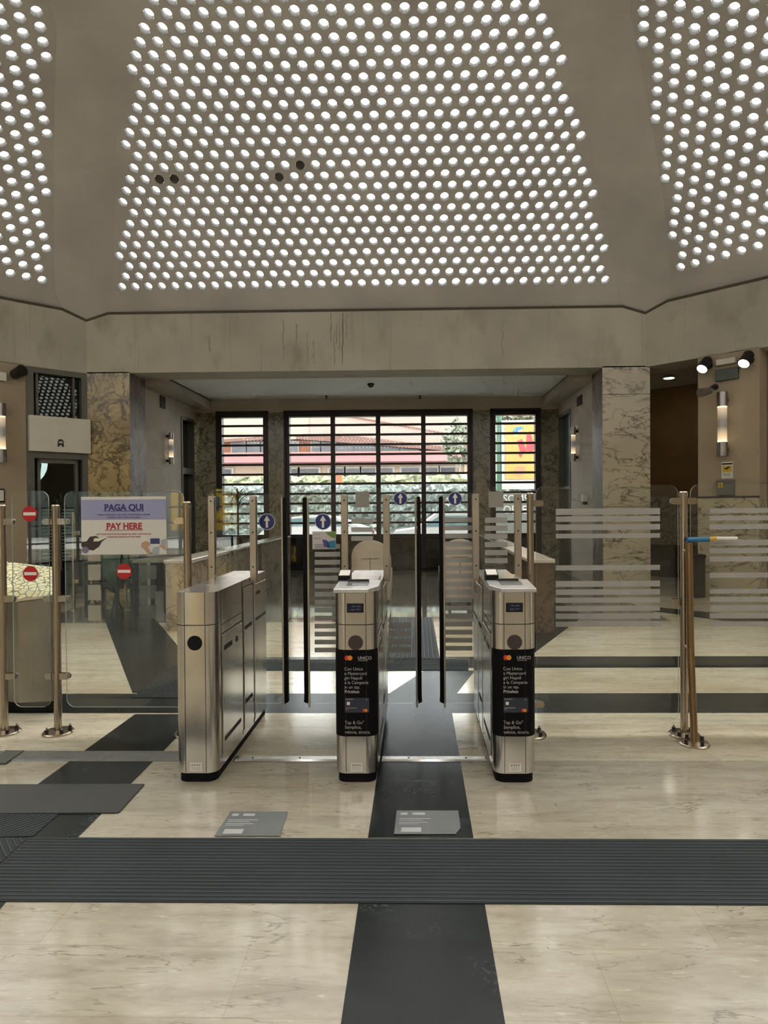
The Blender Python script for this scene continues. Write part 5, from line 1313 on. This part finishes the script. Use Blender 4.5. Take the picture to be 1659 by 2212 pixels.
# sloping parapets of the upper storey: falls away to the right
mb = MB(); yq = Y0+0.2
mb.prism([(bx(670), yq, bz(945)), (bx(670), yq, bz(880)), (bx(700), yq, bz(880)), (bx(1000), yq, bz(946)), (bx(1000), yq, bz(968))], (0, 3, 0), PINK2); mb.build('upper_wall', bl)
MB().box(bx(380), Y0+0.3, bz(946), bx(672), Y0+4, bz(870), PINK).build('upper_wall', bl)
MB().prism([(bx(380), Y0+0.1, bz(958)), (bx(380), Y0+0.1, bz(952)), (bx(600), Y0+0.1, bz(938)), (bx(600), Y0+0.1, bz(945))], (0, 2, 0), ROOF).build('roof_edge', bl)
MB().prism([(bx(640), Y0, bz(946)), (bx(640), Y0, bz(938)), (bx(740), Y0, bz(938)), (bx(1000), Y0, bz(972)), (bx(1000), Y0, bz(978))], (0, 2, 0), ROOF).build('roof_edge', bl)
MB().prism([(bx(720), yq-0.05, bz(893)), (bx(720), yq-0.05, bz(890)), (bx(960), yq-0.05, bz(935)), (bx(960), yq-0.05, bz(938))], (0, 0.3, 0), ROOF).build('roof_edge', bl)
MB().box(bx(380), Y0+6, bz(948), bx(1300), Y0+14, bz(820), plain('rear_pink', lin(232, 200, 184), 0.9, var=0.02, scale=0.5)).build('rear_block', bl)
MB().prism([(bx(380), Y0-1.6, bz(1000)), (bx(380), Y0, bz(976)), (bx(380), Y0, bz(1000))], (bx(1010)-bx(380), 0, 0), AWN).build('awning', bl)
for k_, (xa, xb) in enumerate(((497, 528), (530, 559), (561, 590), (626, 640), (671, 690), (692, 716), (722, 760), (764, 810), (822, 860), (866, 905))):
    f = MB().box(bx(xa)-0.08, Y0-0.05+0.55, bz(977), bx(xb)+0.08, Y0+0.62, bz(950), WFR).build('window', bl); MB().box(bx(xa), Y0+0.42, bz(975), bx(xb), Y0+0.5, bz(952), WIN).build('pane', f)
for k_, (xa, xb) in enumerate(((484, 500), (630, 643), (648, 688), (712, 742), (748, 776), (782, 810), (822, 848), (868, 905), (918, 945), (952, 990))):
    f = MB().box(bx(xa)-0.15, Y0-0.08, bz(1030), bx(xb)+0.15, Y0-0.02, bz(1008), WFR).build('window', bl); MB().box(bx(xa), Y0-0.12, bz(1028), bx(xb), Y0-0.08, bz(1012), WIN).build('pane', f)
# tree at the right end of the building
def tree(label, px, Y, zc_, rad, nl, mat):
    x = at(px, 900, Y).x; g = thing('tree', label, 'tree', (x, Y, 0)); rnd = random.Random(px)
    MB().cyl((x, Y, 0), (x, Y, zc_), 0.12, plain('bark_%d' % px, lin(96, 82, 66), 0.9), 8, 0.05).build('trunk', g)
    b = MB()
    for k_ in range(nl):
        while True:
            v = Vector((rnd.uniform(-1, 1), rnd.uniform(-1, 1), rnd.uniform(-1, 1)))
            if v.length < 1: break
        c = Vector((x, Y, zc_))+v*rad; d1 = Vector((rnd.uniform(-1, 1), rnd.uniform(-1, 1), rnd.uniform(-1, 1))).normalized()*rnd.uniform(0.12, 0.3); d2 = d1.orthogonal().normalized()*0.12
        b.add([c-d1-d2*0.2, c-d2, c+d1, c+d2], [(0, 1, 2, 3)], mat)
    b.build('crown', g)
TL = foliage('tree_leaf', lin(96, 110, 78), lin(140, 152, 118), lin(180, 188, 160), 3)
tree('pale green tree before the right end of the pink building', 1000, 36, hz(958, 36), 1.25, 420, TL)
tree('small palm-like treetop above the pale green tree', 985, 38, hz(925, 38), 0.45, 90, TL)
tree('olive green treetop above the orange billboard', 1120, 30, hz(892, 30), 1.3, 420, foliage('tree_olive', lin(96, 100, 70), lin(132, 134, 100), lin(168, 166, 134), 3))
# white car
Yc = 20.2
ca_, cb_ = at(560, 1130, Yc).x, at(806, 1130, Yc).x
car = thing('car', 'white estate car parked in the street outside the big window', 'car', ((ca_+cb_)/2, Yc, 0))
CW_ = plain('car_white', lin(232, 232, 230), 0.25, var=0.02)
zr = hz(1113, Yc)
body = [(ca_, 0.28), (ca_, 0.75), (ca_+0.25, 0.95), (ca_+0.95, zr-0.04), (ca_+1.4, zr), (ca_+2.35, zr-0.04), (ca_+3.05, 0.98), (cb_-0.15, 0.86), (cb_, 0.7), (cb_, 0.28)]
MB().prism([(x, Yc, z) for x, z in body], (0, 1.7, 0), CW_).build('body', car, bevel=0.05)
CG = plain('car_glass', lin(120, 150, 156), 0.08, var=0.1); 
for (pl) in ([(ca_+0.5, 0.98), (ca_+1.0, zr-0.1), (ca_+1.35, zr-0.07), (ca_+1.35, 0.98)], [(ca_+1.43, 0.98), (ca_+1.43, zr-0.07), (ca_+2.3, zr-0.1), (ca_+2.85, 0.98)]):
    MB().prism([(x, Yc-0.012, z) for x, z in pl], (0, 0.02, 0), CG).build('side_window', car)
for x in (ca_+0.75, cb_-0.75): MB().cyl((x, Yc-0.02, 0.31), (x, Yc+0.2, 0.31), 0.31, RUBBER, 24).build('wheel', car, smooth=True)
MB().box(cb_-0.02, Yc-0.01, 0.68, cb_+0.02, Yc+0.3, 0.84, plain('tail_red', lin(170, 40, 48), 0.4)).build('tail_light', car)
YC2 = 19.7
c2a, c2b = at(850, 1130, YC2).x, at(1085, 1130, YC2).x
car = thing('car', 'pale car parked outside behind the right gate lane', 'car', ((c2a+c2b)/2, YC2, 0))
z2 = hz(1128, YC2)
MB().prism([(x, YC2, z) for x, z in [(c2a, 0.28), (c2a, 0.8), (c2a+0.7, 0.9), (c2a+1.3, z2+0.25), (c2a+2.9, z2+0.25), (c2b-0.5, 0.95), (c2b, 0.85), (c2b, 0.28)]], (0, 1.7, 0), plain('car_silver', lin(214, 214, 212), 0.3, var=0.02)).build('body', car, bevel=0.05)
MB().prism([(x, YC2-0.012, z) for x, z in [(c2a+0.9, 0.95), (c2a+1.4, z2+0.18), (c2a+2.8, z2+0.18), (c2b-0.75, 0.98)]], (0, 0.02, 0), CG).build('side_window', car)
for x in (c2a+0.75, c2b-0.75): MB().cyl((x, YC2-0.02, 0.31), (x, YC2+0.2, 0.31), 0.31, RUBBER, 24).build('wheel', car, smooth=True)
# orange billboard
YBB = 22.0; p0, p1 = at(1083, 908, YBB), at(1215, 1040, YBB)
bb = thing('billboard', 'orange advertising board with red and blue shapes outside the right window', 'billboard', (p0.x, YBB, 0))
MB().box(p0.x, YBB, p1.z-0.25, p1.x, YBB+0.12, p0.z, OWHITE).build('frame', bb)
b = MB(); qa, qb = at(1091, 914, YBB), at(1208, 1034, YBB); ORG = plain('board_orange', lin(246, 186, 92), 0.5, var=0.04); b.box(qa.x, YBB-0.02, qb.z, qb.x, YBB, qa.z, ORG); face = b.build('printed_face', bb)
def BP(px, py): v = at(px, py, YBB-0.03); return (v.x, YBB-0.025, v.z)
b = MB(); RD = plain('board_red', lin(226, 70, 84), 0.5); BLU = plain('board_blue', lin(70, 150, 200), 0.5)
b.poly([BP(*p) for p in ((1107, 932), (1115, 923), (1127, 921), (1131, 926), (1121, 930), (1113, 937))][::-1], BLU); b.poly([BP(*p) for p in ((1110, 939), (1118, 931), (1128, 928), (1124, 936), (1114, 942))][::-1], OWHITE)
b.poly([BP(*p) for p in ((1117, 952), (1128, 948), (1137, 972), (1137, 938), (1146, 935), (1152, 955), (1160, 934), (1172, 934), (1172, 976), (1160, 976), (1158, 965), (1150, 976), (1140, 974), (1124, 977))][::-1], RD)
b.poly([BP(*p) for p in ((1119, 980), (1132, 978), (1124, 989))][::-1], RD)
b.poly([BP(*p) for p in ((1110, 1014), (1120, 1006), (1134, 1008), (1134, 1022), (1122, 1031), (1111, 1024))][::-1], plain('board_peach', lin(226, 160, 120), 0.5))
b.build('print', face)
GRN = plain('post_green', lin(60, 120, 92), 0.5)
MB().cyl((at(1079, 1000, YBB).x, YBB+0.1, 0), (at(1079, 1000, YBB).x, YBB+0.1, p0.z+0.5), 0.09, GRN, 12).build('post', bb)
MB().cyl((p1.x-0.4, YBB+0.2, 0), (p1.x-0.4, YBB+0.2, p0.z), 0.09, GRN, 12).build('post', bb)
# white lettered board low behind the right window
p0, p1 = at(1068, 1062, 19.5), at(1160, 1112, 19.5)
b = MB(); b.box(p0.x, 19.5, 0.0, p1.x, 19.58, p0.z, plain('board_grey', lin(116, 118, 112), 0.6)); gb = tag(b.build('sign_board'), 'grey board with white curly lettering low outside the right window', 'sign')
T = [text('SOMSO', 0.34, OWHITE, facing((p0.x+0.25, 19.49, p0.z-0.33)), 'LEFT', 0.004, 0.9), text('OPPES', 0.34, OWHITE, facing((p0.x+0.25, 19.49, p0.z-0.66)), 'LEFT', 0.004, 0.9)]
textobj(T, 'lettering', gb)
# orange street post
p = at(733, 1040, 23.0); g = thing('street_post', 'small orange box on a pole in front of the hedge', 'post', (p.x, 23, 0)); MB().cyl((p.x, 23, 0), (p.x, 23, p.z), 0.03, GREYFR, 8).build('pole', g); MB().box(p.x-0.1, 22.9, p.z-0.05, p.x+0.1, 23.1, at(733, 1024, 23).z, plain('post_orange', lin(224, 140, 92), 0.5)).build('box', g)

OUTDOOR = ['outdoor_white', 'kerb', 'hedge_leaf', 'hedge_top', 'facade_cream', 'facade_pink', 'facade_terracotta', 'awning_red', 'far_window', 'roof_brown', 'far_frame', 'rear_pink', 'tree_leaf', 'tree_olive', 'car_white', 'car_glass', 'car_silver', 'board_orange', 'board_red', 'board_blue', 'board_peach', 'post_green', 'board_grey', 'post_orange', 'tail_red']
for nm in OUTDOOR:      # outdoor colours darkened below their real tone to offset the raised sky light
    for nd in MATS[nm].node_tree.nodes:
        if nd.type == 'VALTORGB':
            for e in nd.color_ramp.elements: c_ = e.color; e.color = (c_[0]*0.31, c_[1]*0.305, c_[2]*0.305, 1)
# ------------------------------------------------------------------ rear half of the hall (behind the photographer), an entrance with daylight
for face in (2, 3, 4, 6):
    mb = MB(); seg(face, -HALF, HALF, APO, 0, ZB+0.02, mb, PLASTER); struct(mb.build('wall_rear'))
mb = MB(); seg(5, 1.2, HALF, APO, 0, ZB+0.02, mb, PLASTER); seg(5, -HALF, 1.2, APO, 3.1, ZB+0.02, mb, PLASTER); struct(mb.build('wall_rear'))
gd = MB()
for i_ in range(11):
    x = 1.1-i_*0.62; a_ = pan(5, x, APO+0.1, 0); gd.box(a_.x-0.03, a_.y-0.03, 0, a_.x+0.03, a_.y+0.03, 3.1, BLACK)
for zz in (0.05, 0.6, 1.1, 1.6, 2.1, 2.6): 
    a_, b2 = pan(5, -HALF+0.1, APO+0.1, zz), pan(5, 1.2, APO+0.1, zz); gd.cyl(a_, b2, 0.025, BLACK, 6)
gr = tag(gd.build('entrance_grille'), 'black bar grille across the rear entrance, reflected in the left glass', 'grille')
mb = MB(); mb.box(-40, -45, -0.25, 20, -13.0, -0.02, MATS['pale_bounce_paving']); mb.build('ground_forecourt')['kind'] = 'structure'
MB().box(-45, -27, -0.3, 20, -26, 11, plain('rear_backdrop', lin(74, 84, 78), 0.8, var=0.4, scale=1.2)).build('wall_sky_block')['kind'] = 'structure'  # unseen backdrop added to keep bright sky out of the glass reflections
MB().box(-26, -20, -0.3, -25, 6, 11, MATS['rear_backdrop']).build('wall_sky_block')['kind'] = 'structure'  # second side of the added sky-blocking backdrop
yb_ = thing('yellow_board', 'yellow shop board with red lettering shapes reflected in the left gate glass', 'board', (-8, -16.2, -0.02))
MB().box(-9.6, -16.2, 0.7, -6.4, -16.1, 3.6, plain('kiosk_yellow', lin(232, 190, 52), 0.5)).build('panel', yb_)
for x in (-9.3, -6.7): MB().box(x-0.05, -16.3, -0.02, x+0.05, -16.2, 3.5, BLACK).build('post', yb_)
b = MB(); b.box(-8.5, -16.09, 1.45, -7.7, -16.06, 2.0, plain('kiosk_blue', lin(30, 110, 170), 0.5)); b.box(-8.2, -16.09, 1.1, -8.05, -16.06, 2.2, MATS['kiosk_blue'])
for i_ in range(6): b.box(-9.4+i_*0.45, -16.09, 2.75, -9.12+i_*0.45, -16.06, 3.15, plain('kiosk_red', lin(150, 40, 24), 0.5) if i_ == 0 else MATS['kiosk_red'])
b.build('print', yb_)

# ------------------------------------------------------------------ light
wd = bpy.data.worlds.new('world'); sc.world = wd; wd.use_nodes = True
nt = wd.node_tree; nt.nodes.clear()
out = nt.nodes.new('ShaderNodeOutputWorld'); bg = nt.nodes.new('ShaderNodeBackground')
bg.inputs[0].default_value = (0.93, 0.97, 1.0, 1); bg.inputs[1].default_value = 8.2
nt.links.new(bg.outputs[0], out.inputs[0])

sun = bpy.data.lights.new('sun', 'SUN'); sun.energy = 8.6; sun.angle = 0.05; sun.color = (1, 0.96, 0.9)
suno = bpy.data.objects.new('sun', sun); COL.objects.link(suno); suno.rotation_euler = Vector((-0.62, 0.30, -0.85)).to_track_quat('-Z', 'Y').to_euler(); suno.location = (20, 0, 40)
# ------------------------------------------------------------------ render settings
sc.view_settings.view_transform = 'Standard'; sc.view_settings.look = 'None'; sc.view_settings.gamma = 1; sc.view_settings.exposure = 0.0
sc.view_settings.use_curve_mapping = False
cy = sc.cycles
cy.use_denoising = True
try: cy.denoiser = 'OPENIMAGEDENOISE'
except Exception: pass
cy.use_light_tree = True
cy.max_bounces = 6; cy.diffuse_bounces = 3; cy.glossy_bounces = 3; cy.transmission_bounces = 2; cy.transparent_max_bounces = 20
cy.caustics_reflective = False; cy.caustics_refractive = False
cy.sample_clamp_indirect = 6.0
cy.use_adaptive_sampling = True; cy.adaptive_threshold = 0.12; cy.adaptive_min_samples = 12
